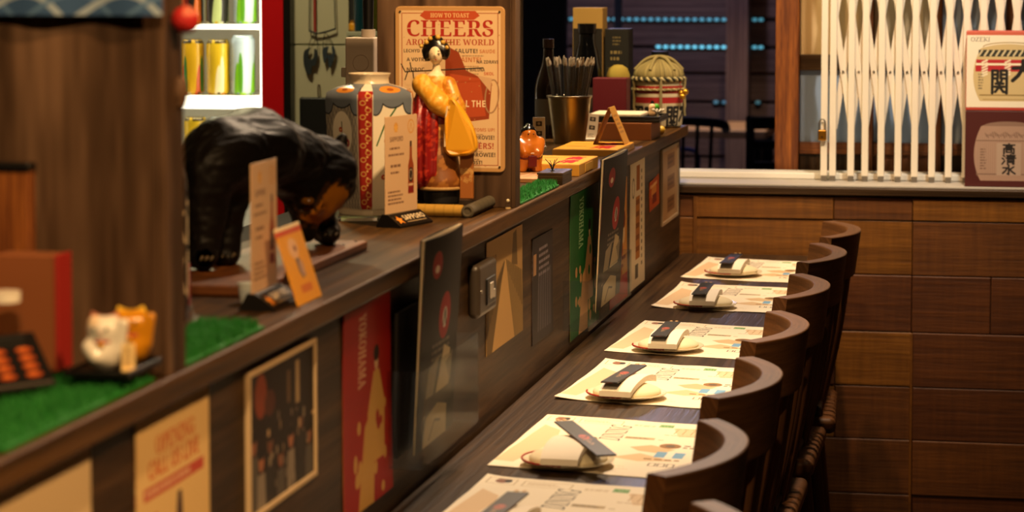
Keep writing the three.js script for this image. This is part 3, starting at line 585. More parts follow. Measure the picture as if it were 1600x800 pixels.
{ // framed photograph
  const z0 = -2.435, z1 = -2.695, y0 = 0.866, y1 = 1.0225, t = thing('framed_photo', 'cream framed dark photograph of a busy bar on the bar front', 'picture', [PF, (y0 + y1) / 2, (z0 + z1) / 2], Math.PI / 2), w = z0 - z1, h = y1 - y0, b = 0.006;
  const fm = S(0xc8ad86, 0.6);
  part('photo', mv(new THREE.BoxGeometry(w - b, h - b, 0.001), 0, 0, 0.0025), mprint(384, 256, (g) => {
    fill(g, '#241b18', 0, 0, 384, 256); disc(g, '#7e3a24', 70, 50, 34, 40); disc(g, '#4d2a20', 120, 70, 30, 24); fill(g, '#a98f6a', 270, 20, 22, 80); fill(g, '#6a5238', 220, 30, 16, 60);
    const R = [20, 60, 110, 170, 230, 290, 340]; R.forEach((x, i) => { const y = 130 + (i * 37) % 60; disc(g, ['#8d5a42', '#a4694c', '#704632'][i % 3], x + 10, y, 15, 19); poly(g, ['#57504a', '#8b7f72', '#2f2a28'][i % 3], [[x - 14, 256], [x - 10, y + 22], [x + 30, y + 22], [x + 36, 256]]); disc(g, '#191311', x + 10, y - 13, 15, 10); });
    for (let i = 0; i < 30; i++) fill(g, ['#6e6258', '#94836f', '#3e3531', '#b79a73'][i % 4], rr(0, 370), rr(90, 245), rr(4, 14), rr(4, 20));
  }, 0.3), t);
  for (const s of [-1, 1]) { part('frame_bar', mv(box(w, b, 0.006, 0.001), 0, s * (h - b) / 2, 0.003), fm, t); part('frame_bar', mv(box(b, h - 2 * b, 0.006, 0.001), s * (w - b) / 2, 0, 0.003), fm, t); }
}
const magazine = (bg, robe, accent) => (g, w, h) => {
  fill(g, bg, 0, 0, w, h);
  g.save(); g.translate(w * 0.36, h * 0.04); g.rotate(Math.PI / 2); text(g, 'YOKOHAMA', 0, 0, w * 0.2, accent, 'bold {}px serif', h * 0.36, 'left'); g.restore();
  figure(g, w * 0.66, h * 0.24, h * 0.56, robe, '#1c1310', '#d9b78c');
  for (let i = 0; i < 26; i++) { const x = w * rr(0.2, 0.95), y = h * rr(0.45, 0.98); disc(g, i % 3 ? robe : bg, x, y, w * 0.035, h * rr(0.02, 0.05)); }
  poly(g, robe, [[w * 0.42, h * 0.6], [w * 0.62, h * 0.5], [w * 0.6, h], [w * 0.3, h]]);
};
poster('red_poster', 'crimson poster of a robed figure hanging below the ledge', 'poster', -2.826, -3.062, 0.778, 1.03, mprint(256, 280, magazine('#a3170f', '#cfa050', '#e0bd92'), 0.35), 0.004);
poster('travel_poster', 'faded travel poster of an avenue of trees beside the socket', 'poster', -3.672, -3.966, 0.852, 1.0255, mprint(400, 256, (g) => {
  fill(g, '#a88556', 0, 0, 400, 256); poly(g, '#6d583c', [[0, 256], [0, 150], [190, 60], [60, 256]]); poly(g, '#8a7048', [[400, 256], [400, 110], [205, 60], [300, 256]]); poly(g, '#c19a64', [[60, 256], [195, 62], [205, 62], [300, 256]]);
  for (let i = 0; i < 9; i++) { const t = i / 9; poly(g, '#54442e', [[190 - 180 * t, 66 + 100 * t], [170 - 190 * t, 90 + 140 * t]], 5 + 6 * t); poly(g, '#6b5638', [[212 + 180 * t, 64 + 50 * t], [230 + 180 * t, 90 + 110 * t]], 5 + 6 * t); }
  poly(g, '#6d583c', [[290, 10], [330, 4], [340, 90], [270, 80]]); text(g, 'TOKYO', 60, 50, 40, '#7c6141', 'bold {}px sans-serif', 90);
}), 0.0015);
{
  const m = poster('small_poster', 'small dark night view poster with a tassel below it', 'poster', -4.055, -4.25, 0.812, 0.99, mprint(200, 200, (g) => { fill(g, '#2b2527', 0, 0, 200, 200); fill(g, '#a07a58', 10, 30, 26, 40); scribble(g, '#7e7480', 60, 20, 110, 60, 5); for (let i = 0; i < 12; i++) poly(g, i % 2 ? '#4c4651' : '#6b6470', [[60 + i * 11, 70], [56 + i * 11, 180]], 4); }, 0.4), 0.0015);
  void m;
}
poster('green_magazine', 'green magazine cover with a robed figure beside the black menu', 'magazine', -4.43, -4.755, 0.764, 1.03, mprint(300, 256, magazine('#1f5a2a', '#b88a5c', '#9fb98f'), 0.3), 0.003);
poster('orange_poster', 'orange and red food poster behind the far black menu', 'poster', -4.905, -5.142, 0.759, 1.01, mprint(220, 240, (g) => { fill(g, '#dd9a4a', 0, 0, 220, 240); fill(g, '#b8222a', 0, 190, 220, 50); disc(g, '#e6b773', 110, 90, 80, 60); for (let i = 0; i < 14; i++) disc(g, ['#b5512a', '#e8c793', '#7d2f1c'][i % 3], rr(40, 180), rr(40, 190), rr(8, 20)); scribble(g, '#7d2f1c', 20, 150, 180, 30, 2); }), 0.003);
poster('menu_sheet', 'tall white price sheet with brown food pictures', 'menu', -5.188, -5.412, 0.76, 1.03, mprint(256, 300, (g) => { fill(g, '#e8d6b5', 0, 0, 256, 300); fill(g, '#a8632a', 105, 10, 60, 60); fill(g, '#b87634', 96, 84, 70, 150); for (let i = 0; i < 5; i++) fill(g, '#8a5222', 100, 92 + i * 28, 62, 12); disc(g, '#6b5a40', 54, 60, 18, 22, 5); scribble(g, '#6b5a40', 190, 20, 26, 240, 14, 0.5); fill(g, '#6d6354', 90, 246, 50, 34); }), 0.001);
poster('small_card', 'small orange red card next to the far framed print', 'card', -5.488, -5.65, 0.905, 0.972, mprint(200, 96, (g) => { fill(g, '#b8501f', 0, 0, 200, 96); disc(g, '#d98a3a', 90, 40, 50, 28); fill(g, '#7a2417', 60, 50, 80, 30); scribble(g, '#e8b878', 20, 10, 150, 20, 1); }), 0.002, 0.05);
{
  const z0 = -5.68, z1 = -5.976, y0 = 0.85, y1 = 1.028, t = thing('framed_print', 'pale framed print of small pictures nearest the tiled wall', 'picture', [PF, (y0 + y1) / 2, (z0 + z1) / 2], Math.PI / 2), w = z0 - z1, h = y1 - y0, b = 0.008;
  part('print', mv(new THREE.BoxGeometry(w - b, h - b, 0.001), 0, 0, 0.0025), mprint(256, 160, (g) => { fill(g, '#a8835c', 0, 0, 256, 160); for (let i = 0; i < 3; i++) { fill(g, '#7d5638', 90, 14 + i * 48, 120, 32); scribble(g, '#5c3d28', 96, 18 + i * 48, 108, 22, 2); } }, 0.3), t);
  for (const s of [-1, 1]) { part('frame_bar', mv(box(w, b, 0.006, 0.001), 0, s * (h - b) / 2, 0.003), S(0x9b8467, 0.5), t); part('frame_bar', mv(box(b, h - 2 * b, 0.006, 0.001), s * (w - b) / 2, 0, 0.003), S(0x9b8467, 0.5), t); }
}
{ // power outlet
  const z0 = -3.54, z1 = -3.672, y0 = 0.927, y1 = 1.006, w = z0 - z1, h = y1 - y0, t = thing('power_outlet', 'brown rounded power outlet between black menu and travel poster', 'outlet', [PF, (y0 + y1) / 2, (z0 + z1) / 2], Math.PI / 2);
  part('plate', mv(box(w, h, 0.018, 0.0085, 4), 0, 0, 0.009), S(0x3a3027, 0.4), t);
  part('insert', mv(box(w * 0.5, h * 0.5, 0.004, 0.002), w * 0.1, -h * 0.06, 0.0185), M.black, t);
  part('socket_tab', mv(box(w * 0.16, h * 0.3, 0.006, 0.001), w * 0.08, -h * 0.06, 0.019), S(0xb8ada0, 0.35, { metalness: 0.4 }), t);
  part('socket_tab', mv(box(w * 0.08, h * 0.16, 0.006, 0.001), w * 0.22, -h * 0.14, 0.019), S(0xb8ada0, 0.35, { metalness: 0.4 }), t);
  part('screw', mv(new THREE.CylinderGeometry(0.0025, 0.0025, 0.002, 10).rotateX(Math.PI / 2), -w * 0.4, 0, 0.0185), M.steel, t);
}
const clear = new THREE.MeshPhysicalMaterial({ color: 0xf2f4f4, transmission: 1, roughness: 0.1, thickness: 0, ior: 1.12, specularIntensity: 0.12 });
function pocket(label, z0, z1, y0, y1, x1) {
  const t = thing('menu_pocket', label, 'holder', [0, 0, 0]);
  part('front_pane', span(x1, x1 + 0.002, y0, y1, z1, z0, 0), clear, t);
  part('bottom', span(PF + 0.0002, x1, y0, y0 + 0.002, z1, z0, 0), clear, t);
  for (const z of [z0, z1]) part('side_pane', span(PF + 0.0002, x1, y0, y1, z - 0.001, z + 0.001, 0), clear, t);
}
const menuPrint = mprint(256, 512, (g, w, h) => {
  fill(g, '#14100f', 0, 0, w, h); disc(g, '#8e2620', 70, 70, 28, 34); disc(g, '#d9c5ad', 70, 80, 12, 10); disc(g, '#a31f22', 140, 205, 40, 58); disc(g, '#d8cfc4', 140, 210, 15, 26); poly(g, '#14100f', [[132, 228], [140, 190], [150, 228]], 6);
  scribble(g, '#6d6258', 70, 262, 130, 50, 3); poly(g, '#c3ac86', [[150, 280], [200, 300], [206, 400], [110, 400]]); poly(g, '#8d7d66', [[60, 320], [120, 300], [90, 420], [40, 440]]); fill(g, '#3b2f27', 40, 392, 190, 40);
  poly(g, '#bda680', [[50, 512], [60, 440], [130, 420], [200, 440], [206, 512]]); poly(g, '#5b4b3c', [[90, 500], [120, 460], [160, 470]], 7); poly(g, '#8d7d66', [[170, 330], [220, 310], [215, 390]]);
}, 0.3);
function menu(label, z0, z1, y0, y1, x, lean, mat, open, leafCol = 0xd9c4a0) {
  const w = z0 - z1, h = y1 - y0, t = thing('menu_booklet', label, 'menu', [x, y0, (z0 + z1) / 2], Math.PI / 2);
  const leaf = (z, c) => { const g = new THREE.BoxGeometry(w, h, 0.0008, 10, 8, 1), P = g.attributes.position; for (let i = 0; i < P.count; i++) { const u = P.getX(i) / w + 0.5, v = P.getY(i) / h + 0.5; P.setZ(i, P.getZ(i) + z * (0.3 + v) + open * Math.sin(u * Math.PI) * c * v + lean * v); P.setY(i, P.getY(i) + h / 2); } g.computeVertexNormals(); return g; };
  part('front_cover', leaf(0.004, 1), mat, t);
  part('pages', leaf(0.002, 0.4), S(leafCol, 0.8), t);
  part('pages', leaf(0.0005, -0.2), S(leafCol, 0.8), t);
  part('back_cover', leaf(-0.0015, -0.8), S(0x14100f, 0.6, MATTE), t);
}
pocket('clear acrylic pocket on the bar front holding the near black menu', -3.04, -3.39, 0.805, 0.93, -0.704);
menu('long black menu with red oval emblem in the near pocket', -3.095, -3.322, 0.812, 1.09, -0.727, 0.012, menuPrint, 0.006);
menu('plain black menu standing behind the emblem menu', -3.065, -3.255, 0.812, 1.0, -0.7445, 0.001, S(0x0d0b0b, 0.6, MATTE), 0.0, 0x2a2420);
pocket('clear acrylic pocket on the bar front holding the far black menu', -4.36, -4.89, 0.795, 0.885, -0.704);
menu('long black menu with red oval emblem beside the green magazine', -4.585, -4.885, 0.8, 1.085, -0.727, 0.012, menuPrint, 0.006);

/* ---------- things on the ledge ---------- */
const bladeGeo = (w, d, h, n, sd) => {
  const gs = [mv(box(w, 0.004, d, 0.001), 0, 0.002, 0)]; let s = sd; const R = () => { s = (s * 1664525 + 1013904223) >>> 0; return s / 4294967296; };
  for (let i = 0; i < n; i++) { const g = new THREE.ConeGeometry(0.0022, h * (0.8 + 0.3 * R()), 3, 1); g.rotateX((R() - 0.5) * 0.9); g.rotateZ((R() - 0.5) * 0.9); g.translate((R() - 0.5) * (w - 0.002), h * 0.5 + 0.002, (R() - 0.5) * (d - 0.002)); gs.push(g); }
  return join(gs);
};
const grassMat = S(0x0b6618, 0.7);
function grass(label, x0, x1, z0, z1, h, n) {
  const g = bladeGeo(Math.abs(x1 - x0), Math.abs(z1 - z0), h, n, Math.round(n * 7 + 3));
  const m = part('artificial_grass', g, grassMat, null, [(x0 + x1) / 2, LY + 0.0003, (z0 + z1) / 2]); tag(m, label, 'grass mat');
}
grass('green artificial grass mat under the lucky cats', -0.738, -0.882, -1.78, -2.127, 0.011, 1800);
grass('green artificial grass mat beside the dark bottle at the first divider', -0.736, -0.803, -2.212, -2.464, 0.013, 1000);
grass('small green artificial grass mat in front of the sumo figurine', -0.735, -0.775, -3.885, -4.235, 0.013, 900);

// lucky cats
function luckyCat(label, x, z, turn, body, face, ear, s, trim) {
  const t = thing('lucky_cat', label, 'figurine', [x, LY + 0.0192, z], turn);
  const f = (x, y, z) => { x /= s; y /= s; z /= s; return s * union(0.012, ell(x, y, z, [0, 0.022, 0], [0.026, 0.024, 0.023]), ell(x, y, z, [0, 0.052, 0.003], [0.022, 0.018, 0.02]), cap(x, y, z, [0.021, 0.03, 0.008], [0.028, 0.062, 0.012], 0.007, 0.0065), cap(x, y, z, [-0.019, 0.03, 0.014], [-0.008, 0.018, 0.022], 0.007, 0.006), cap(x, y, z, [-0.013, 0.064, 0], [-0.016, 0.074, 0], 0.006, 0.002), cap(x, y, z, [0.013, 0.064, 0], [0.016, 0.074, 0], 0.006, 0.002)); };
  part('body', blob((x, y, z) => Math.max(f(x, y, z), -y), [-0.04 * s, -0.004, -0.034 * s], [0.044 * s, 0.084 * s, 0.036 * s], 0.0016, (x, y, z) => (y > 0.066 * s && Math.abs(z) < 0.004 ? ear : y > 0.058 * s && x < -0.004 * s ? trim : body)), S(0xffffff, 0.22, { vertexColors: true }), t);
  for (const a of [-1, 1]) part('eye', mv(new THREE.SphereGeometry(0.0024 * s, 8, 6), a * 0.008 * s, 0.055 * s, 0.0215 * s), M.black, t);
  part('nose', mv(new THREE.SphereGeometry(0.0017 * s, 8, 6), 0, 0.05 * s, 0.0228 * s), S(face, 0.4), t);
  const c = new THREE.TorusGeometry(0.0185 * s, 0.0022 * s, 8, 28); c.rotateX(Math.PI / 2); part('collar', mv(c, 0, 0.0385 * s, 0.002 * s), S(0xa01c16, 0.5), t);
  part('bell', mv(new THREE.SphereGeometry(0.0045 * s, 12, 8), 0, 0.034 * s, 0.0225 * s), M.gold, t);
}
{
  const tr = thing('black_tray', 'black lacquer tray on the grass under both lucky cats', 'tray', [-0.764, LY + 0.0145, -2.09]);
  part('tray_base', mv(box(0.06, 0.004, 0.09, 0.0015), 0, 0.0025, 0), M.black, tr);
  for (const a of [-1, 1]) { part('tray_rim', mv(box(0.06, 0.006, 0.003, 0.001), 0, 0.004, a * 0.0445), M.black, tr); part('tray_rim', mv(box(0.003, 0.006, 0.086, 0.001), a * 0.0285, 0.004, 0), M.black, tr); }
  luckyCat('white lucky cat figurine with red collar on the black tray', -0.765, -2.072, 0.1, 0xd9d2c4, 0xc05a4a, 0xa86a56, 0.68, 0xe3c9a8);
  luckyCat('gold lucky cat figurine behind the white cat', -0.7555, -2.113, 0.2, 0xb87a14, 0xa33a1a, 0xd0a83a, 0.68, 0xc98a18);
  const g = thing('price_tag', 'small cream tag propped before the gold lucky cat', 'tag', [-0.7415, LY + 0.0192, -2.066], 0.35);
  part('tag_card', mv(box(0.012, 0.024, 0.002, 0.0008), 0, 0.0122, 0), print(64, 112, (c) => { fill(c, '#d9bb80', 0, 0, 64, 112); scribble(c, '#7a5a30', 18, 14, 28, 84, 6); }), g);
  part('tag_foot', mv(box(0.012, 0.002, 0.012, 0.0006), 0, 0.0012, 0), S(0xd9bb80, 0.6), g);
}
{ // foreground boxes left of the cats
  const a = thing('wooden_plaque', 'tall brown wooden plaque standing against the first divider', 'plaque', [-0.925, LY + 0.0005, -2.1375], 0.0);
  part('board', uvm(mv(box(0.136, 0.188, 0.016, 0.002), 0, 0.094, 0), 'y'), M.plank, a); part('top_moulding', mv(box(0.138, 0.008, 0.02, 0.002), 0, 0.191, 0), M.black, a);
  part('gilt_boss', mv(new THREE.SphereGeometry(0.006, 12, 8), 0.045, 0.09, 0.009), M.gold, a);
  const b = thing('brown_gift_box', 'orange brown carton with red edges beside the plaque', 'box', [-0.845, LY + 0.0135, -2.102], 0.0);
  part('carton', mv(box(0.058, 0.103, 0.035, 0.001), 0, 0.0515, 0), S(0x7a4218, 0.8), b); part('red_edge', mv(box(0.003, 0.104, 0.036, 0.001), 0.0302, 0.0521, 0), S(0x8a1710, 0.6), b);
  const j = thing('glass_jar', 'small clear glass jar in front of the brown carton', 'jar', [-0.85, LY + 0.0135, -2.05]);
  part('glass', lathe([[0, 0], [0.016, 0], [0.018, 0.004], [0.018, 0.05], [0.014, 0.058], [0.014, 0.066], [0.0128, 0.066], [0.0128, 0.058], [0.0168, 0.05], [0.0168, 0.004], [0, 0.003]], 24), M.glass, j);
  part('lid', mv(cyl(0.0152, 0.0152, 0.009, 24), 0, 0.0708, 0), S(0xd8cfc0, 0.25), j);
  const s = thing('snack_card', 'tilted black card with two rows of orange snacks', 'card', [-0.806, LY + 0.0135, -1.99], 0.95);
  const c = part('card', mv(box(0.062, 0.056, 0.003, 0.001), 0, 0.028, 0), M.blackMatte, s); c.rotation.x = -0.72;
  part('card_print', mv(new THREE.BoxGeometry(0.06, 0.054, 0.0004), 0, 0.028, 0.0018), print(256, 220, (g) => { fill(g, '#0e0a09', 0, 0, 256, 220); for (const x of [40, 150]) for (let i = 0; i < 4; i++) { disc(g, '#8a3a16', x + 34, 70 + i * 34, 36, 13); disc(g, '#b5602a', x + 30, 66 + i * 34, 20, 6); } scribble(g, '#8c5030', 60, 20, 130, 20, 1); fill(g, '#4d4640', 10, 206, 236, 8); }, 0.7, { specularIntensity: 0.15 }), c);
  part('strut', mv(box(0.03, 0.035, 0.002, 0.0008), 0, 0.0175, -0.034), M.blackMatte, s).rotation.x = 0.25;
}
{ // blue fabric valance on the divider, and the red ornament
  const y0 = onZ(120, 24, -2.135).y, m = thing('blue_banner', 'blue fabric banner with pale swirls hanging on the first divider', 'banner', [0, 0, -2.138]);
  const x1 = onZ(254, 24, -2.138).x, x0 = -1.0, g = new THREE.BoxGeometry(x1 - x0, 0.26, 0.001, 30, 4, 1), P = g.attributes.position;
  for (let i = 0; i < P.count; i++) P.setZ(i, P.getZ(i) + 0.003 * Math.sin(P.getX(i) * 70)); g.computeVertexNormals();
  part('cloth', mv(g, (x0 + x1) / 2, y0 + 0.13, 0), print(512, 512, (c) => { fill(c, '#27476f', 0, 0, 512, 512); for (let k = 0; k < 7; k++) { c.strokeStyle = k % 2 ? '#48688c' : '#8a9aa8'; c.lineWidth = k % 2 ? 8 : 12; c.beginPath(); const x = 60 + k * 90; c.moveTo(x - 70, 520); c.bezierCurveTo(x, 470, x + 40, 450, x + 90, 515); c.stroke(); } disc(c, '#8a3540', 180, 476, 24, 14); for (let k = 0; k < 9; k++) disc(c, '#6d8299', rr(0, 512), rr(60, 420), rr(20, 60), rr(10, 30), 10); }, 0.85), m);
  part('rod', mv(new THREE.CylinderGeometry(0.005, 0.005, x1 - x0 + 0.02, 12).rotateZ(Math.PI / 2), (x0 + x1) / 2, y0 + 0.262, 0), M.plank, m);
  const r = thing('red_ornament', 'red knitted ball ornament hanging at the divider edge', 'ornament', [-0.7215, 1.389, -2.172]);
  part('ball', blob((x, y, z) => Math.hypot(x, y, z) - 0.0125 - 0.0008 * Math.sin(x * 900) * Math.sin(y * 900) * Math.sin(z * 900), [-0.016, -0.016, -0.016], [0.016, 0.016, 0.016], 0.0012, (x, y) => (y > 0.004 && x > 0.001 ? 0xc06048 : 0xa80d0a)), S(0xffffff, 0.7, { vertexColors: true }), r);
  part('cord', tube([[0, 0.011, 0], [-0.002, 0.1, 0], [-0.013, 0.15, 0]], 0.0012, 8, 6), S(0x8a1008, 0.8), r);
}
{ // dark bottle behind the first divider, red carton
  const b = thing('sake_bottle', 'dark bottle with white brush lettering behind the first divider', 'bottle', [-0.868, LY, -2.5]);
  const g = lathe([[0, 0], [0.034, 0], [0.036, 0.004], [0.036, 0.15], [0.03, 0.175], [0.013, 0.2], [0.011, 0.235], [0.013, 0.237], [0.013, 0.26], [0, 0.262]], 36);
  part('glass', g, S(0x0d0a08, 0.2), b);
  part('label', mv(new THREE.CylinderGeometry(0.0364, 0.0364, 0.12, 36, 1, true), 0, 0.078, 0), print(512, 256, (c) => { fill(c, '#0c0a09', 0, 0, 512, 256); for (let k = 0; k < 8; k++) { kanji(c, ['mizu', 'dai', 'taka', 'seki'][k % 4], k * 64 + 4, 10, 56, 110, '#d8c3a0', 13); kanji(c, ['dai', 'mizu', 'seki', 'taka'][k % 4], k * 64 + 4, 130, 56, 110, '#d8c3a0', 13); } }, 0.5), b);
  const r = thing('red_carton', 'slim red carton standing behind the dark bottle', 'box', [-0.872, LY, -2.575], 0.1); part('carton', mv(box(0.032, 0.052, 0.03, 0.001), 0, 0.026, 0), S(0x7a0c12, 0.6), r); part('base_band', mv(box(0.0326, 0.006, 0.0306, 0.001), 0, 0.0035, 0), M.black, r);
  const c = thing('paper_cup', 'small white paper cup beside the grass mat', 'cup', [-0.815, LY, -2.665]);
  part('wall', lathe([[0.0085, 0], [0.0112, 0.021], [0.0118, 0.0215], [0.0118, 0.0225], [0.0107, 0.0222], [0.0082, 0.0012], [0, 0.001], [0, 0]], 24), S(0xd3d9d6, 0.6), c); part('sleeve_band', mv(new THREE.CylinderGeometry(0.0107, 0.0098, 0.008, 24, 1, true), 0, 0.011, 0), S(0xbfc9cc, 0.6), c);
}
// beer price cards on black stands
const cardPrint = print(360, 512, (g) => {
  fill(g, '#cfa983', 0, 0, 360, 512); disc(g, '#c98b3c', 120, 60, 22, 26); poly(g, '#d9a14c', [[120, 34], [128, 54], [146, 56], [132, 68], [138, 88], [120, 76], [102, 88], [108, 68], [94, 56], [112, 54]]); disc(g, '#c98b3c', 290, 62, 34, 34, 7); poly(g, '#c98b3c', [[276, 80], [290, 44], [304, 80]], 6);
  text(g, 'SAPPORO', 126, 122, 38, '#6a4a38', 'bold {}px sans-serif', 150); scribble(g, '#7c5a44', 50, 160, 150, 22, 1); scribble(g, '#7c5a44', 36, 194, 180, 22, 1); scribble(g, '#7c5a44', 60, 250, 130, 28, 1); scribble(g, '#7c5a44', 60, 288, 120, 22, 1); scribble(g, '#7c5a44', 30, 390, 190, 80, 4);
  poly(g, '#8f3f1c', [[276, 150], [298, 150], [302, 230], [320, 270], [320, 420], [256, 420], [256, 270], [272, 230]]); fill(g, '#3f241b', 276, 140, 22, 30); disc(g, '#33231e', 288, 320, 26, 40); disc(g, '#c3a583', 288, 318, 18, 26, 4); fill(g, '#7c1f1c', 256, 384, 64, 30); fill(g, '#cfa983', 262, 366, 52, 12);
}, 0.5);
const basePrint = print(256, 80, (g) => { fill(g, '#16100d', 0, 0, 256, 80); poly(g, '#d8842c', [[28, 14], [38, 32], [60, 34], [44, 48], [52, 70], [32, 58], [12, 70], [18, 48], [4, 36], [22, 32]]); text(g, 'SAPPORO', 160, 34, 46, '#d2bd9c', 'bold {}px sans-serif', 180); fill(g, '#8c7758', 74, 60, 160, 6); }, 0.6, { specularIntensity: 0.2 });
function priceCard(label, x, z, turn) {
  const t = thing('price_card', label, 'price card', [x, LY, z], turn);
  const sh = new THREE.Shape(); sh.moveTo(-0.014, 0); sh.lineTo(0.026, 0); sh.lineTo(0.026, 0.003); sh.lineTo(0.005, 0.019); sh.lineTo(-0.005, 0.019); sh.lineTo(-0.014, 0.003);
  const g = new THREE.ExtrudeGeometry(sh, { depth: 0.1, bevelEnabled: false }); g.rotateY(-Math.PI / 2); g.translate(0.05, 0, 0);
  part('stand', g, M.black, t);
  const pl = part('stand_print', new THREE.BoxGeometry(0.092, 0.024, 0.0004), basePrint, t, [0, 0.0112, 0.0158]); pl.rotation.x = -Math.atan2(0.021, 0.016);
  part('card', mv(box(0.098, 0.142, 0.0012, 0.0004), 0, 0.014 + 0.0755, 0), cardPrint, t);
}
priceCard('tan beer price card on a black stand in front of the carved bear', -0.79, -2.6445, Math.PI / 2);
priceCard('tan beer price card on a black stand in front of the vase', -0.85, -3.545, 75 * Math.PI / 180);
{ // orange leaning card
  const t = thing('orange_card', 'orange advertising card leaning near the ledge edge', 'card', [-0.748, LY, -2.682], Math.PI / 2);
  const c = part('card', mv(box(0.098, 0.089, 0.0016, 0.0005), 0, 0.0455, 0), print(256, 300, (g) => { fill(g, '#e39a16', 0, 0, 256, 300); fill(g, '#c9481c', 0, 14, 256, 20); fill(g, '#ecd2a0', 0, 0, 256, 14); disc(g, '#e2b083', 120, 90, 46, 40); disc(g, '#8a4b2c', 136, 92, 14, 12); poly(g, '#6a5550', [[110, 130], [150, 130], [170, 200], [130, 210], [112, 180]]); disc(g, '#b98f78', 150, 170, 20, 34); fill(g, '#cc6a1c', 80, 232, 110, 30); }, 0.35), t);
  c.rotation.x = -0.31;
  const p = part('prop', mv(box(0.018, 0.074, 0.0014, 0.0005), 0, -0.037, 0), S(0xb8741c, 0.6), t); p.position.set(0.038, 0.073, -0.0245); p.rotation.x = 0.28;
}
{ // carved bear on its plank
  const p = thing('wooden_plank', 'brown wooden plank under the carved bear', 'plank', [-0.883, LY, -2.96]);
  part('board', uvm(mv(box(0.135, 0.0125, 0.5, 0.003), 0, 0.00625, 0), 'z'), M.plank, p);
  part('nail', mv(cyl(0.002, 0.002, 0.001, 8), 0.055, 0.0128, -0.235), M.blackMatte, p); part('nail', mv(cyl(0.002, 0.002, 0.001, 8), 0.05, 0.0128, -0.19), M.blackMatte, p);
  const O = [-0.9, LY + 0.0126, -3.08], t = thing('carved_bear', 'black carved wooden bear with ochre muzzle on a plank', 'carving', O);
  const W = (px, py, Z) => { const p = EYE.clone().addScaledVector(ray(px, py), Z); return [p.x - O[0], p.y - O[1], p.z - O[2]]; }, N = noise2(9);
  const B = [
    [W(345, 242, 3.02), W(400, 232, 3.1), 0.045, 0.047], [W(400, 232, 3.1), W(450, 248, 3.18), 0.047, 0.041], [W(450, 250, 3.18), W(506, 266, 3.26), 0.04, 0.04],
    [W(506, 268, 3.25), W(488, 316, 3.19), 0.036, 0.0165], [W(518, 290, 3.26), W(505, 322, 3.22), 0.03, 0.016],
    [W(328, 262, 2.99), W(316, 395, 2.99), 0.034, 0.0165], [W(316, 398, 2.99), W(322, 405, 2.965), 0.0145, 0.012],
    [W(358, 275, 3.06), W(352, 392, 3.05), 0.03, 0.0155], [W(352, 394, 3.05), W(356, 400, 3.03), 0.0135, 0.011],
    [W(470, 290, 3.2), W(478, 360, 3.22), 0.027, 0.015], [W(490, 300, 3.24), W(508, 358, 3.28), 0.026, 0.015], [W(508, 361, 3.28), W(517, 366, 3.25), 0.0135, 0.011],
    [W(478, 226, 3.25), W(474, 214, 3.25), 0.012, 0.008], [W(531, 226, 3.3), W(536, 215, 3.3), 0.011, 0.008],
  ];
  const muz = W(512, 320, 3.21), mo = W(488, 326, 3.17);
  const body = (x, y, z) => {
    let d = 9; for (const [a, b, ra, rb] of B) d = smin(d, cap(x, y, z, a, b, ra, rb), 0.018);
    const m = Math.hypot(x - muz[0], y - muz[1], z - muz[2]), k = m < 0.03 ? 0.1 : 1;
    if (Math.hypot(x - mo[0], y - mo[1], z - mo[2]) < 0.024) d = Math.max(d, 0.0016 - Math.abs(y - mo[1] - 0.15 * (x - mo[0])));   // mouth line
    d += k * (0.006 * (N(x * 2 + z + 3, y * 2 + z * 0.5 + 3, 30, 22) - 0.5) + 0.0028 * (N(x * 3 + z * 2 + 3, y * 3 + 3, 90, 60) - 0.5));
    return Math.max(d, -y);
  };
  part('body', blob(body, [-0.13, -0.006, -0.19], [0.13, 0.2, 0.26], 0.0028, (x, y, z) => { const q = Math.hypot(x - muz[0], (y - muz[1]) * 1.25, z - muz[2]) + 0.014 * (N(x * 4 + 3, y * 4 + z * 3 + 3, 30, 30) - 0.5); return q < 0.036 ? 0xb8701a : q < 0.043 ? 0x3d240e : 0x110c09; }), S(0xffffff, 0.5, { vertexColors: true, specularIntensity: 0.4 }), t);
  for (const [px, py, Z] of [[486, 276, 3.21], [529, 278, 3.24]]) part('eye', new THREE.SphereGeometry(0.0052, 12, 10), S(0x0a0806, 0.06), t, W(px, py, Z));
  part('nose', new THREE.SphereGeometry(0.0075, 14, 10).scale(1.2, 0.75, 0.8), S(0x6a4210, 0.2), t, W(481, 314, 3.172));
  for (const [px, py, Z] of [[322, 405, 2.955], [356, 400, 3.02], [517, 366, 3.24]]) for (const a of [-1, 0, 1]) part('claw', new THREE.ConeGeometry(0.0022, 0.011, 6).rotateX(1.9), S(0x6a5a44, 0.4), t, W(px + a * 8, py, Z));
}
{
  const b = thing('green_bottle', 'small green bottle with white label behind the carved bear', 'bottle', [-0.985, LY, -3.03]);
  part('glass', lathe([[0, 0], [0.02, 0], [0.0215, 0.003], [0.0215, 0.05], [0.017, 0.064], [0.0085, 0.082], [0.0085, 0.088], [0, 0.089]], 28), S(0x1c8a1c, 0.2), b);
  part('label', mv(new THREE.CylinderGeometry(0.0219, 0.0219, 0.04, 28, 1, true), 0, 0.026, 0), S(0xe6e2c4, 0.7), b); part('cap', mv(cyl(0.0095, 0.0095, 0.01, 20), 0, 0.093, 0), S(0xc9b43a, 0.4), b);
}
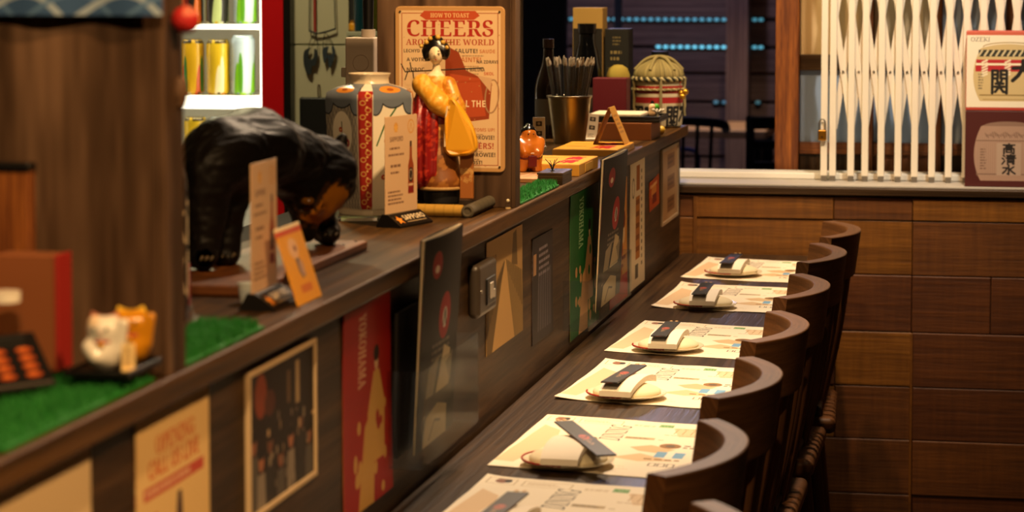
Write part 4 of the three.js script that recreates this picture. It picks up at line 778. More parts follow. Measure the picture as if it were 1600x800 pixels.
{ // porcelain vase on a clear foot
  const c = [-0.918, LY, -3.628], f = thing('acrylic_stand', 'clear acrylic block under the patterned vase', 'stand', c, 0.2);
  part('block', mv(box(0.092, 0.008, 0.092, 0.0015), 0, 0.004, 0), new THREE.MeshPhysicalMaterial({ color: 0xffffff, transmission: 1, roughness: 0.06, thickness: 0.008, ior: 1.49, attenuationColor: new THREE.Color(0xd9e2dc), attenuationDistance: 0.2 }), f);
  const t = thing('porcelain_vase', 'tall four sided porcelain vase painted with flowers, grey collar and red corners', 'vase', [c[0], LY + 0.0082, c[2]], -0.63);
  // square with cut corners; rings up the profile
  const prof = [[0.04, 0], [0.041, 0.006], [0.039, 0.009], [0.044, 0.016], [0.049, 0.06], [0.0525, 0.12], [0.0545, 0.172], [0.053, 0.182], [0.046, 0.1895], [0.034, 0.1935], [0.0295, 0.195], [0.0285, 0.203], [0.0315, 0.209], [0.0318, 0.2105], [0.029, 0.2105], [0.026, 0.204], [0.026, 0.15], [0, 0.148]];
  const seg = []; // around: 4 faces of n1 steps, 4 corners of n2 steps
  const shape = (r, round) => { const out = []; const k = 0.7; const pts = [[1, -k], [1, k], [k, 1], [-k, 1], [-1, k], [-1, -k], [-k, -1], [k, -1]]; for (let i = 0; i < 8; i++) { const a = pts[i], b = pts[(i + 1) % 8], n = 4; for (let j = 0; j < n; j++) { let x = a[0] + (b[0] - a[0]) * j / n, z = a[1] + (b[1] - a[1]) * j / n; const l = Math.hypot(x, z); x = x * (1 - round) + x / l * round; z = z * (1 - round) + z / l * round; out.push([x * r, z * r, i, j / n]); } } return out; };
  const pos = [], uv = [], idx = []; const nA = 33;
  const faceW = 0.2, cornW = 0.05; const u0 = (i) => Math.floor(i / 2) * (faceW + cornW) + (i % 2 ? faceW : 0), uw = (i) => (i % 2 ? cornW : faceW);
  prof.forEach(([r, y], q) => { const s = shape(r, y > 0.184 ? Math.min(1, (y - 0.184) / 0.008) : y < 0.01 ? 0.3 : 0.0); for (let j = 0; j < nA; j++) { const [x, z, i, f2] = s[j % 32]; pos.push(x, q === 16 || q === 17 ? 0.15 : y, -z); uv.push(j === 32 ? 1 : u0(i) + uw(i) * f2, q < 12 ? y / 0.211 : 0.985); } });
  for (let q = 0; q < prof.length - 1; q++) for (let j = 0; j < 32; j++) { const a = q * nA + j, b = a + 1, d = a + nA, e = d + 1; idx.push(a, b, d, b, e, d); }
  let g = new THREE.BufferGeometry(); g.setAttribute('position', new THREE.Float32BufferAttribute(pos, 3)); g.setAttribute('uv', new THREE.Float32BufferAttribute(uv, 2)); g.setIndex(idx); g.computeVertexNormals();
  part('body', g, print(1024, 512, (c) => {
    const Y = (v) => 512 - v * 512; fill(c, '#d8cdbd', 0, 0, 1024, 512);
    for (let k = 0; k < 4; k++) {
      const x = k * 256, w = 205, even = k % 2 === 1;
      c.save(); c.beginPath(); c.rect(x, 0, w, 512); c.clip();
      if (even) { fill(c, '#9a9184', x, Y(0.82), w, 400); for (let a = -20; a < 30; a++) { poly(c, '#66625f', [[x + a * 22, Y(0.04)], [x + a * 22 + 180, Y(0.82)]], 3); poly(c, '#66625f', [[x + a * 22, Y(0.82)], [x + a * 22 + 180, Y(0.04)]], 3); } }
      else fill(c, '#d9cdb6', x, Y(0.82), w, 400);
      if (even) { c.fillStyle = '#ddd3c1'; c.beginPath(); c.ellipse(x + 102, Y(0.58), 62, 80, 0, 0, 7); c.fill(); c.beginPath(); c.ellipse(x + 102, Y(0.3), 66, 100, 0, 0, 7); c.fill(); poly(c, '#3f4a3a', [[x + 100, Y(0.66)], [x + 104, Y(0.14)]], 5); }
      else poly(c, '#2f5a2c', [[x + 20, Y(0.5)], [x + 60, Y(0.64)], [x + 130, Y(0.78)]], 7);
      for (let i = 0; i < 14; i++) { const fx = x + rr(55, 155), fy = Y(rr(0.12, 0.68)); disc(c, ['#a32e24', '#bf6a3a', '#3f6a3a', '#2f4a5c', '#a83a4a'][i % 5], fx, fy, rr(9, 20), rr(8, 18)); disc(c, '#e1c27e', fx, fy, 4, 4); }
      c.restore();
      c.fillStyle = '#646a74'; c.beginPath(); c.moveTo(x, Y(0.98)); c.lineTo(x + w, Y(0.98)); c.lineTo(x + w, Y(0.72)); c.bezierCurveTo(x + w - 20, Y(0.7), x + w - 40, Y(0.72), x + w - 50, Y(0.79)); c.bezierCurveTo(x + w - 80, Y(0.75), x + 80, Y(0.75), x + 50, Y(0.79)); c.bezierCurveTo(x + 40, Y(0.72), x + 20, Y(0.7), x, Y(0.72)); c.fill(); c.strokeStyle = '#24262c'; c.lineWidth = 5; c.stroke();
      fill(c, '#8c241d', x + w, Y(0.88), 51, 450); for (let y = 0.05; y < 0.86; y += 0.05) { disc(c, '#b98a4a', x + w + 16 + (Math.round(y * 100) % 2) * 18, Y(y), 9, 8, 4); disc(c, '#d3a765', x + w + 30, Y(y + 0.02), 4, 4); }
      fill(c, '#bfb3a2', x + w - 5, Y(0.86), 5, 430); fill(c, '#bfb3a2', x + w + 48, Y(0.86), 5, 430);
    }
    for (let k = 0; k < 4; k++) { disc(c, '#c67e2e', k * 256 + 102, Y(0.888), 62, 12); disc(c, '#8f4a1c', k * 256 + 102, Y(0.888), 20, 5); }
    fill(c, '#c9b79c', 0, 0, 1024, 512 * 0.075); fill(c, '#b5a68f', 0, Y(0.045), 1024, 23);
  }, 0.18), t);
}
{ // tin sign on the second divider
  const z = -3.8335, a = onZ(619, 11, z), b = onZ(788, 268, z), w = b.x - a.x, h = a.y - b.y, t = thing('tin_sign', 'cream and red tin sign reading CHEERS on the second divider', 'sign', [(a.x + b.x) / 2, b.y, z]);
  const m = print(720, 1088, (g, W, H) => {
    fill(g, '#b98c57', 0, 0, W, H); fill(g, '#d9b68a', 22, 22, W - 44, H - 44); g.strokeStyle = '#9a4a2c'; g.lineWidth = 5; g.strokeRect(40, 40, W - 80, H - 80);
    poly(g, '#b54a28', [[190, 24], [530, 24], [560, 56], [520, 84], [200, 84], [160, 56]]); text(g, 'HOW TO TOAST', 360, 54, 40, '#e0b880', 'bold {}px serif', 260);
    text(g, 'CHEERS', 362, 142, 150, '#a5281e', 'bold {}px serif', 590); fill(g, '#d9b68a', 76, 138, 570, 5); text(g, 'AROUND THE WORLD', 362, 232, 54, '#a5402a', 'bold {}px serif', 590);
    const wrd = [['SALUTE!', 470, 290, 40, '#3a2a20'], ['SAUDE', 610, 292, 34, '#b5683c'], ['LECHYD DA', 130, 290, 30, '#3a2a20'], ['SLÁINTE!', 480, 348, 42, '#b5683c'], ['NA ZDRAVI', 610, 362, 28, '#3a2a20'], ['A VOTRE', 140, 348, 34, '#3a2a20'], ['OKOLE MALUNA', 500, 414, 30, '#3a2a20'], ['SKOL', 620, 440, 28, '#b54a28'], ['NOROC', 130, 414, 34, '#3a2a20'],
      ['BOTTOMS UP!', 560, 812, 32, '#b5683c'], ['NA ZDOROVIE!', 540, 864, 38, '#3a2a20'], ['CHEERS!', 548, 920, 54, '#a5402a'], ['NA ZDROWIE!', 540, 978, 40, '#3a2a20'], ['PROST!', 520, 1030, 34, '#3a2a20'], ['KANPAI', 150, 900, 40, '#3a2a20'], ['SANTÉ', 150, 970, 44, '#a5402a']];
    for (const [s, x, y, p, c] of wrd) text(g, s, x, y, p, c, 'bold {}px sans-serif', p * 6.2);
    for (const y of [316, 386, 436, 838, 890, 950, 1004]) scribble(g, '#9c7a58', 440, y, 150, 14, 1);
    // large glass of red drink
    poly(g, '#8e3a1c', [[330, 250], [420, 300], [470, 420], [640, 500], [620, 740], [330, 780]]); poly(g, '#b04a26', [[360, 440], [560, 470], [600, 720], [350, 740]]); g.strokeStyle = '#a07a58'; g.lineWidth = 10; g.beginPath(); g.ellipse(640, 590, 44, 110, 0.1, 0, 7); g.stroke();
    poly(g, '#c9a37c', [[540, 450], [640, 470], [630, 560]]); text(g, 'ALL THE', 500, 640, 60, '#e6cba4', 'bold {}px sans-serif', 200);
    for (let i = 0; i < 40; i++) disc(g, '#b58a55', rr(30, 690), rr(30, 1060), rr(2, 5));
  }, 0.4, {});
  const sh = new THREE.Shape(), r = 0.008, x0 = -w / 2, x1 = w / 2; sh.moveTo(x0 + r, 0); sh.lineTo(x1 - r, 0); sh.quadraticCurveTo(x1, 0, x1, r); sh.lineTo(x1, h - r); sh.quadraticCurveTo(x1, h, x1 - r, h); sh.lineTo(x0 + r, h); sh.quadraticCurveTo(x0, h, x0, h - r); sh.lineTo(x0, r); sh.quadraticCurveTo(x0, 0, x0 + r, 0);
  const g = new THREE.ExtrudeGeometry(sh, { depth: 0.0012, bevelEnabled: true, bevelThickness: 0.0012, bevelSize: 0.0014, bevelSegments: 2 });
  const P = g.attributes.position, U = g.attributes.uv; for (let i = 0; i < P.count; i++) U.setXY(i, (P.getX(i) - x0) / w, P.getY(i) / h);
  part('plate', g, m, t);
  for (const [i, j] of [[0, 0], [1, 0], [0, 1], [1, 1]]) part('screw', new THREE.CylinderGeometry(0.0018, 0.0018, 0.0012, 10).rotateX(Math.PI / 2), S(0x5c4630, 0.4, { metalness: 0.6 }), t, [x0 + 0.007 + i * (w - 0.014), 0.007 + j * (h - 0.014), 0.003]);
}
{ // kimono doll on black base
  const b = thing('doll_base', 'black lacquer board under the kimono doll', 'base', [-0.843, LY, -3.757]);
  part('board', mv(box(0.112, 0.012, 0.128, 0.0015), 0, 0.006, 0), M.black, b); part('gilt_line', mv(box(0.1125, 0.0012, 0.1285, 0.0004), 0, 0.0095, 0), S(0x3a3026, 0.4), b);
  const ZD = -3.752, O = [-0.848, LY + 0.0122, ZD], Q = (px, py, dz = 0) => { const p = onZ(px, py, ZD); return [p.x - O[0], p.y - O[1], dz]; };
  const t = thing('kimono_doll', 'doll in gold and red kimono with black pinned up hair', 'doll', O);
  const N = noise2(21), N2 = noise2(22);
  const silk = (c1, c2, sc, th) => (x, y, z) => (N(x * 6 + 1, y * 6 + z * 3 + 1, sc, sc) > th ? c2 : c1);
  const V = (r) => S(0xffffff, r, { vertexColors: true });
  // body: torso, skirt, neck, head and hands in one surface
  const torso = (x, y, z) => union(0.008, cap(x, y, z, Q(681, 128), Q(684, 165), 0.017, 0.019), cap(x, y, z, Q(684, 165), Q(686, 250), 0.019, 0.028), cap(x, y, z, Q(686, 250), Q(690, 282), 0.028, 0.034));
  const neck = cap;
  const head = Q(682, 84, 0.004);
  const fig = (x, y, z) => { let d = torso(x, y, z); const cut = y - Q(690, 296)[1]; d = Math.max(d, -cut); d = smin(d, neck(x, y, z, Q(682, 125), Q(682, 104), 0.0085, 0.0062), 0.004); d = smin(d, ell(x, y, z, head, [0.0118, 0.0158, 0.0125]), 0.003); d = smin(d, ell(x, y, z, [head[0] + 0.0022, head[1] - 0.002, head[2] + 0.0125], [0.0018, 0.0035, 0.0022]), 0.002); d = smin(d, cap(x, y, z, Q(716, 150, 0.024), Q(708, 168, 0.03), 0.006, 0.004), 0.004); return d; };
  const yn = Q(682, 118)[1];
  part('figure', blob(fig, [-0.075, -0.004, -0.045], [0.07, 0.275, 0.05], 0.0021, (x, y, z) => { if (y > yn) return 0xe9d3ac; if (y > Q(0, 168)[1]) return silk(0xc98f2a, 0xe2b45a, 40, 0.58)(x, y, z); if (y > Q(0, 205)[1]) return silk(0x8a5a1c, 0xb9822e, 40, 0.5)(x, y, z); return silk(0x7a4518, 0x9a6126, 30, 0.6)(x, y, z); }), V(0.45), t);
  part('under_skirt', blob((x, y, z) => Math.max(cap(x, y, z, Q(690, 285), Q(690, 318), 0.03, 0.027), -y), [-0.06, -0.004, -0.045], [0.06, 0.06, 0.045], 0.003), S(0x0f0c0c, 0.5), t);
  part('hem', (() => { const g = new THREE.TorusGeometry(0.0335, 0.0028, 8, 36); g.rotateX(Math.PI / 2); g.translate(...Q(689, 293)); return g; })(), S(0xa07c46, 0.7), t);
  // red robe hanging at one side
  part('red_robe', blob((x, y, z) => union(0.012, cap(x, y, z, Q(664, 140, 0.002), Q(660, 200, 0.012), 0.014, 0.021), cap(x, y, z, Q(660, 200, 0.012), Q(664, 276, 0.016), 0.022, 0.018), cap(x, y, z, Q(676, 178, 0.02), Q(678, 268, 0.022), 0.012, 0.013)) + 0.0018 * Math.sin(x * 420), [-0.09, 0.0, -0.04], [0.03, 0.24, 0.05], 0.0024, silk(0x7d0d0c, 0xa82a18, 46, 0.66)), V(0.4), t);
  // gold sleeves
  part('sleeve', blob((x, y, z) => union(0.012, cap(x, y, z, Q(662, 132, 0.006), Q(690, 160, 0.022), 0.017, 0.016), cap(x, y, z, Q(690, 160, 0.022), Q(708, 178, 0.022), 0.014, 0.01)) , [-0.07, 0.1, -0.03], [0.05, 0.25, 0.06], 0.0024, silk(0xd9972a, 0xe6b04a, 40, 0.6)), V(0.38), t);
  part('sleeve', blob((x, y, z) => union(0.01, cap(x, y, z, Q(700, 132, 0), Q(716, 168, 0.014), 0.013, 0.013), cap(x, y, z, Q(716, 168, 0.014), Q(722, 196, 0.014), 0.012, 0.01)), [-0.03, 0.1, -0.03], [0.06, 0.25, 0.05], 0.0022, silk(0xb9761c, 0xcf9434, 40, 0.6)), V(0.4), t);
  { // broad hanging sleeve, a padded flat shape
    const sh = new THREE.Shape(), o = [[700, 166], [706, 158], [720, 174], [736, 202], [743, 228], [738, 239], [718, 243], [701, 241], [697, 226], [698, 195]].map(([a, b2]) => Q(a + 6, b2 - 4));
    sh.moveTo(o[0][0], o[0][1]); sh.splineThru([...o.slice(1), o[0]].map((p) => new THREE.Vector2(p[0], p[1])));
    const g = new THREE.ExtrudeGeometry(sh, { depth: 0.004, bevelEnabled: true, bevelThickness: 0.006, bevelSize: 0.004, bevelOffset: -0.001, bevelSegments: 5, curveSegments: 5 }); g.translate(0, 0, 0.024);
    const P = g.attributes.position, U = g.attributes.uv; for (let k = 0; k < P.count; k++) { P.setZ(k, P.getZ(k) + 0.0022 * Math.sin(P.getX(k) * 260 + P.getY(k) * 60)); U.setXY(k, P.getX(k) / 0.06 + 0.5, P.getY(k) / 0.1); } g.computeVertexNormals();
    part('hanging_sleeve', g, print(256, 384, (c) => { fill(c, '#dd9d20', 0, 0, 256, 384); for (let k = 0; k < 60; k++) disc(c, k % 3 ? '#e8b440' : '#cf8a18', rr(0, 256), rr(0, 384), rr(6, 20), rr(5, 14)); for (let k = 0; k < 14; k++) { const x = rr(20, 236), y = rr(30, 360); for (let m = 0; m < 5; m++) disc(c, '#efc766', x + 10 * Math.cos(m * 1.26), y + 10 * Math.sin(m * 1.26), 6); } }, 0.42), t);
  }
  part('sleeve_edge', tube([Q(706, 164, 0.033), Q(703, 192, 0.033), Q(702, 227, 0.033)], 0.0016, 24, 6), S(0xd8c09a, 0.6), t);
  part('obi', mv(new THREE.CylinderGeometry(0.0215, 0.0225, 0.026, 32), ...Q(684, 180)), S(0x6e1512, 0.5), t);
  part('obi_tail', mv(box(0.021, 0.072, 0.008, 0.0015), ...Q(732, 273, 0.012)), print(64, 224, (g) => { fill(g, '#9a5a22', 0, 0, 64, 224); for (let i = 0; i < 34; i++) { const x = rr(4, 60), y = rr(80, 150); disc(g, '#c79a58', x, y, 5, 5, 2.5); } }, 0.5), t);
  part('hair', blob((x, y, z) => union(0.006, ell(x, y, z, [head[0] - 0.001, head[1] + 0.008, head[2] - 0.006], [0.0195, 0.015, 0.015]), ell(x, y, z, [head[0] - 0.0135, head[1] + 0.0005, head[2] - 0.004], [0.0085, 0.0125, 0.011]), ell(x, y, z, [head[0] + 0.0135, head[1] + 0.002, head[2] - 0.004], [0.0075, 0.0115, 0.011]), ell(x, y, z, [head[0] - 0.002, head[1] + 0.021, head[2] - 0.006], [0.011, 0.0075, 0.01])), [-0.05, 0.17, -0.04], [0.04, 0.275, 0.03], 0.0016), S(0x0d0a09, 0.3), t);
  for (const a of [-1, 1]) { part('eye', new THREE.SphereGeometry(0.0016, 8, 6).scale(1.5, 0.6, 0.6), M.black, t, [head[0] + 0.0022 + a * 0.0045, head[1] + 0.0005, head[2] + 0.0112]); part('eyebrow', box(0.004, 0.0007, 0.001, 0.0003), M.black, t, [head[0] + 0.0022 + a * 0.0046, head[1] + 0.0048, head[2] + 0.0105]); }
  part('mouth', new THREE.SphereGeometry(0.0015, 8, 6).scale(1.2, 0.7, 0.6), S(0xa8201c, 0.4), t, [head[0] + 0.002, head[1] - 0.0085, head[2] + 0.0102]);
  for (const [px, py, r] of [[668, 66, 0.0038], [674, 60, 0.0035], [694, 66, 0.0035], [700, 74, 0.003], [686, 58, 0.004], [660, 72, 0.003]]) part('hair_ornament', new THREE.IcosahedronGeometry(r * 1.05, 1), S(0xc89a3c, 0.4), t, Q(px, py, 0.008));
  part('hairpin', tube([Q(655, 70, 0.006), Q(708, 66, 0.004)], 0.0009, 4, 6), M.gold, t);
  part('dark_rod', tube([Q(628, 113, -0.022), Q(690, 110, -0.024), Q(750, 107, -0.026)], 0.0011, 8, 6), M.blackMatte, t);
  for (const [a, b2] of [[[628, 113], [622, 100]], [[632, 113], [628, 126]], [[638, 112], [636, 98]], [[640, 113], [642, 126]]]) part('twig', tube([Q(...a, -0.022), Q(...b2, -0.02)], 0.0009, 4, 5), M.blackMatte, t);
}
{ // rolled mats before the doll
  const weave = (c1, c2) => print(256, 64, (g) => { fill(g, c1, 0, 0, 256, 64); for (let i = 0; i < 128; i++) poly(g, c2, [[i * 2, 0], [i * 2, 64]], 0.8); for (let j = 0; j < 6; j++) poly(g, c2, [[0, j * 11], [256, j * 11]], 1); }, 0.9);
  const roll = (label, a, b, m, r) => { const d = new THREE.Vector3(...b).sub(new THREE.Vector3(...a)), L = d.length(), t = thing('rolled_mat', label, 'rolled mat', [(a[0] + b[0]) / 2, LY + r, (a[2] + b[2]) / 2], Math.atan2(-d.z, d.x));
    part('roll', new THREE.CylinderGeometry(r, r, L, 20, 1).rotateZ(Math.PI / 2), m, t); for (const s of [-1, 1]) { const k = new THREE.TorusGeometry(r * 0.72, r * 0.26, 6, 20); k.rotateY(Math.PI / 2); part('roll_end', k, m, t, [s * (L / 2 - 0.001), 0, 0]); } };
  roll('yellow woven rolled mat before the doll base', [-0.872, 0, -3.6755], [-0.785, 0, -3.672], weave('#b98d33', '#8f6a20'), 0.0095);
  roll('grey woven rolled mat beside the doll base', [-0.7755, 0, -3.662], [-0.7755, 0, -3.828], weave('#5a4e3a', '#3f3629'), 0.0098);
  const g = thing('glass_gem', 'tiny clear glass figurine at the second divider corner', 'figurine', [-0.7445, LY, -3.822]);
  part('foot', mv(cyl(0.0042, 0.0046, 0.002, 14), 0, 0.001, 0), S(0xb89a6a, 0.3), g); part('body', mv(new THREE.SphereGeometry(0.0045, 14, 10), 0, 0.0062, 0), new THREE.MeshPhysicalMaterial({ color: 0xffffff, transmission: 1, roughness: 0.02, thickness: 0.008, ior: 1.5 }), g); part('head', mv(new THREE.SphereGeometry(0.0028, 12, 8), 0, 0.0126, 0), S(0xd9c9a8, 0.2), g);
}
{ // sumo figurine on a board, small wooden box, twig ornament
  const bd = thing('display_board', 'thin tan board under the sumo figurine', 'board', [-0.815, LY, -4.425]); part('board', uvm(mv(box(0.085, 0.008, 0.25, 0.0015), 0, 0.004, 0), 'z'), M.table, bd); part('label_strip', mv(box(0.02, 0.0006, 0.06, 0.0002), 0.025, 0.0084, 0.03), S(0xc97a3a, 0.6), bd);
  const t = thing('sumo_figurine', 'glossy orange sumo wrestler figurine with dark red belt', 'figurine', [-0.83, LY + 0.0082, -4.455], 0.5), s = 1.0;
  part('body', blob((x, y, z) => Math.max(union(0.01, ell(x, y, z, [0, 0.042, 0], [0.026, 0.022, 0.024]), ell(x, y, z, [0, 0.026, 0], [0.023, 0.017, 0.021]), ell(x, y, z, [0, 0.068, 0.003], [0.0135, 0.0135, 0.013]), cap(x, y, z, [-0.012, 0.02, 0], [-0.015, 0.003, 0.003], 0.0115, 0.01), cap(x, y, z, [0.012, 0.02, 0], [0.015, 0.003, 0.003], 0.0115, 0.01), cap(x, y, z, [-0.022, 0.054, 0.004], [-0.014, 0.036, 0.022], 0.008, 0.0055), cap(x, y, z, [0.022, 0.054, 0.004], [0.014, 0.036, 0.022], 0.008, 0.0055)), -y), [-0.04, -0.004, -0.034], [0.04, 0.088, 0.036], 0.0017), S(0xb8661c, 0.22), t);
  part('hair', blob((x, y, z) => union(0.004, Math.max(ell(x, y, z, [0, 0.072, 0.0005], [0.0145, 0.0125, 0.0142]), 0.07 + z * 0.5 - y), ell(x, y, z, [0, 0.085, -0.002], [0.004, 0.003, 0.008])), [-0.02, 0.05, -0.02], [0.02, 0.095, 0.02], 0.0014), S(0x0b0909, 0.2), t);
  part('belt', blob((x, y, z) => Math.max(ell(x, y, z, [0, 0.028, 0], [0.0262, 0.024, 0.0242]), Math.abs(y - 0.0285) - 0.0055), [-0.03, 0.015, -0.03], [0.03, 0.042, 0.03], 0.0016), S(0x5a100f, 0.4), t);
  part('belt_apron', mv(box(0.016, 0.02, 0.003, 0.001), 0, 0.02, 0.0245), S(0x5a100f, 0.4), t); part('belt_cord', mv(new THREE.TorusGeometry(0.0258, 0.0012, 6, 32).rotateX(Math.PI / 2).scale(1, 1, 0.93), 0, 0.0345, 0), S(0xd9c4a8, 0.5), t);
  for (const a of [-1, 1]) part('eye', new THREE.SphereGeometry(0.0013, 8, 6), M.black, t, [a * 0.005, 0.069, 0.0155]);
  const b = thing('wooden_box', 'small dark wooden box before the yellow cartons', 'box', [-0.757, LY, -4.318]); part('body', uvm(mv(box(0.044, 0.017, 0.1, 0.0012), 0, 0.0085, 0), 'z'), M.counter, b); part('lid', uvm(mv(box(0.046, 0.004, 0.102, 0.001), 0, 0.0192, 0), 'z'), M.counter, b);
  const w = thing('twig_ornament', 'tiny black twig ornament on the small wooden box', 'ornament', [-0.76, LY + 0.0213, -4.31]); for (let i = 0; i < 6; i++) { const a = i * 1.05; part('twig', tube([[0, 0, 0], [0.005 * Math.cos(a), 0.012, 0.005 * Math.sin(a)], [0.013 * Math.cos(a), 0.017 + 0.004 * (i % 2), 0.013 * Math.sin(a)]], 0.0007, 8, 5), M.blackMatte, w); } part('foot', mv(cyl(0.004, 0.004, 0.001, 12), 0, 0.0005, 0), M.blackMatte, w);
}
{ // yellow cartons
  const pr = print(256, 256, (g) => { fill(g, '#d79a34', 0, 0, 256, 256); g.save(); kanji(g, 'taka', 140, 30, 80, 90, '#b31b16', 15); kanji(g, 'sei', 140, 130, 80, 90, '#b31b16', 15); g.restore(); fill(g, '#9c6a22', 30, 60, 70, 10); fill(g, '#9c6a22', 24, 150, 80, 10); poly(g, '#e9bf68', [[10, 30], [110, 36]], 6); poly(g, '#e9bf68', [[16, 200], [110, 196]], 6); }, 0.7, { specularIntensity: 0.2 });
  const side = S(0xc98f2e, 0.45);
  const mk = (label, x0, x1, z0, z1, h) => { const t = thing('yellow_carton', label, 'carton', [(x0 + x1) / 2, LY, (z0 + z1) / 2]), w = Math.abs(x1 - x0), d = Math.abs(z1 - z0); part('carton', mv(box(w, h, d, 0.001), 0, h / 2, 0), side, t); part('lid_print', mv(new THREE.BoxGeometry(w - 0.002, 0.0005, d - 0.002), 0, h + 0.0003, 0), pr, t); part('flap', mv(new THREE.BoxGeometry(0.0006, h * 0.7, d * 0.4), w / 2 + 0.0004, h * 0.5, 0), S(0xd9a548, 0.5), t); };
  mk('thick yellow carton with red lettering beside the small wooden box', -0.737, -0.845, -4.46, -4.68, 0.021);
  mk('thin yellow carton with red lettering under the tent card', -0.742, -0.875, -4.96, -5.2, 0.013);
  const t = thing('tent_card', 'narrow orange tent card standing on the thin yellow carton', 'card', [-0.782, LY + 0.0139, -5.145]);
  const c1 = part('front_leaf', mv(box(0.0014, 0.083, 0.075, 0.0004), 0, -0.0415, 0), print(96, 128, (g) => { fill(g, '#dc9a26', 0, 0, 96, 128); scribble(g, '#a8641a', 14, 24, 66, 70, 5); }, 0.4), t); c1.position.set(0, 0.0765, 0); c1.rotation.z = 0.4;
  const c2 = part('rear_leaf', mv(box(0.0014, 0.083, 0.075, 0.0004), 0, -0.0415, 0), S(0xb98a3a, 0.6), t); c2.position.set(-0.0008, 0.0765, 0); c2.rotation.z = -0.4;
  const wp = print(64, 192, (g) => { fill(g, '#ddd3c6', 0, 0, 64, 192); for (const y of [24, 84]) { fill(g, '#2a211c', 16, y, 32, 30); disc(g, '#a89a86', 32, y + 14, 8, 9); } scribble(g, '#8d8275', 14, 140, 36, 30, 3); }, 0.5);
  const wcard = (label, x, z, h, ln) => { const k = thing('white_card', label, 'card', [x, LY, z], 0.3); const m = part('card', mv(box(0.026, h, 0.0012, 0.0004), 0, h / 2, 0), wp, k); m.rotation.x = -0.12; m.rotation.z = ln; part('foot', mv(box(0.03, 0.005, 0.018, 0.001), 0, 0.0026, 0), M.white, k); };
  wcard('small white card with two dark pictures left of the cutlery pail', -0.938, -5.16, 0.066, 0.0);
  wcard('small white card with two dark pictures right of the cutlery pail', -0.872, -5.43, 0.06, -0.12);
}
{ // steel pail of wrapped chopsticks
  const C = [-0.905, LY, -5.345], t = thing('steel_pail', 'brushed steel pail holding wrapped chopsticks', 'pail', C);
  part('shell', lathe([[0, 0.0], [0.033, 0], [0.0345, 0.002], [0.047, 0.098], [0.049, 0.1], [0.0495, 0.1025], [0.048, 0.1035], [0.0455, 0.1], [0.033, 0.004], [0, 0.003]], 48), S(0xb09a72, 0.3, { metalness: 1 }), t);
  part('rim_wire', mv(new THREE.TorusGeometry(0.0487, 0.0014, 8, 48).rotateX(Math.PI / 2), 0, 0.1026, 0), M.steel, t);
  const sparkleTip = S(0xa99c8c, 0.08, { metalness: 0.0 }), stick = S(0x1d130e, 0.35), clearWrap = new THREE.MeshPhysicalMaterial({ color: 0xffffff, transmission: 0.97, roughness: 0.15, thickness: 0, ior: 1.35 });  // wrapper ends are pale opaque shards, painted to imitate sparkle on clear wrap
  const n = 27; let proto = null;
  const mk = () => { const o = new THREE.Group(); part('chopsticks', join(mv(box(0.0042, 0.16, 0.0036, 0.0012, 1), -0.0023, 0.08, 0), mv(box(0.0042, 0.16, 0.0036, 0.0012, 1), 0.0023, 0.08, 0)), stick, o); part('wrapper', mv(box(0.0094, 0.158, 0.0046, 0.002, 1), 0, 0.083, 0), clearWrap, o); const tip = blob((x, y, z) => Math.max(cap(x, y, z, [0, 0.162, 0], [0.002, 0.176, 0], 0.0046, 0.002), Math.abs(z + 0.002 * Math.sin(x * 900)) - 0.0016), [-0.009, 0.154, -0.006], [0.009, 0.184, 0.006], 0.0012); part('wrapper_end', tip, sparkleTip, o); return o; };
  for (let i = 0; i < n; i++) {
    const a = i * 2.39996, q = Math.sqrt((i + 0.5) / n), r0 = 0.02 * q, r1 = 0.0515 * q, x0 = C[0] + Math.cos(a) * r0, z0 = C[2] + Math.sin(a) * r0, x1 = C[0] + Math.cos(a) * r1, z1 = C[2] + Math.sin(a) * r1;
    const o = proto ? proto.clone() : (proto = mk()); o.name = numbered('wrapped_chopsticks'); scene.add(o);
    const y0 = LY + 0.006 + rr(0, 0.008), d = new THREE.Vector3(x1 - x0, 0.15, z1 - z0).normalize(); o.position.set(x0, y0, z0); o.quaternion.setFromUnitVectors(new THREE.Vector3(0, 1, 0), d); o.rotateY(rr(0, 3));
    o.userData = {}; tag(o, 'clear wrapped dark chopsticks standing in the steel pail', 'chopsticks', 'wrapped chopsticks in the steel pail');
  }
}
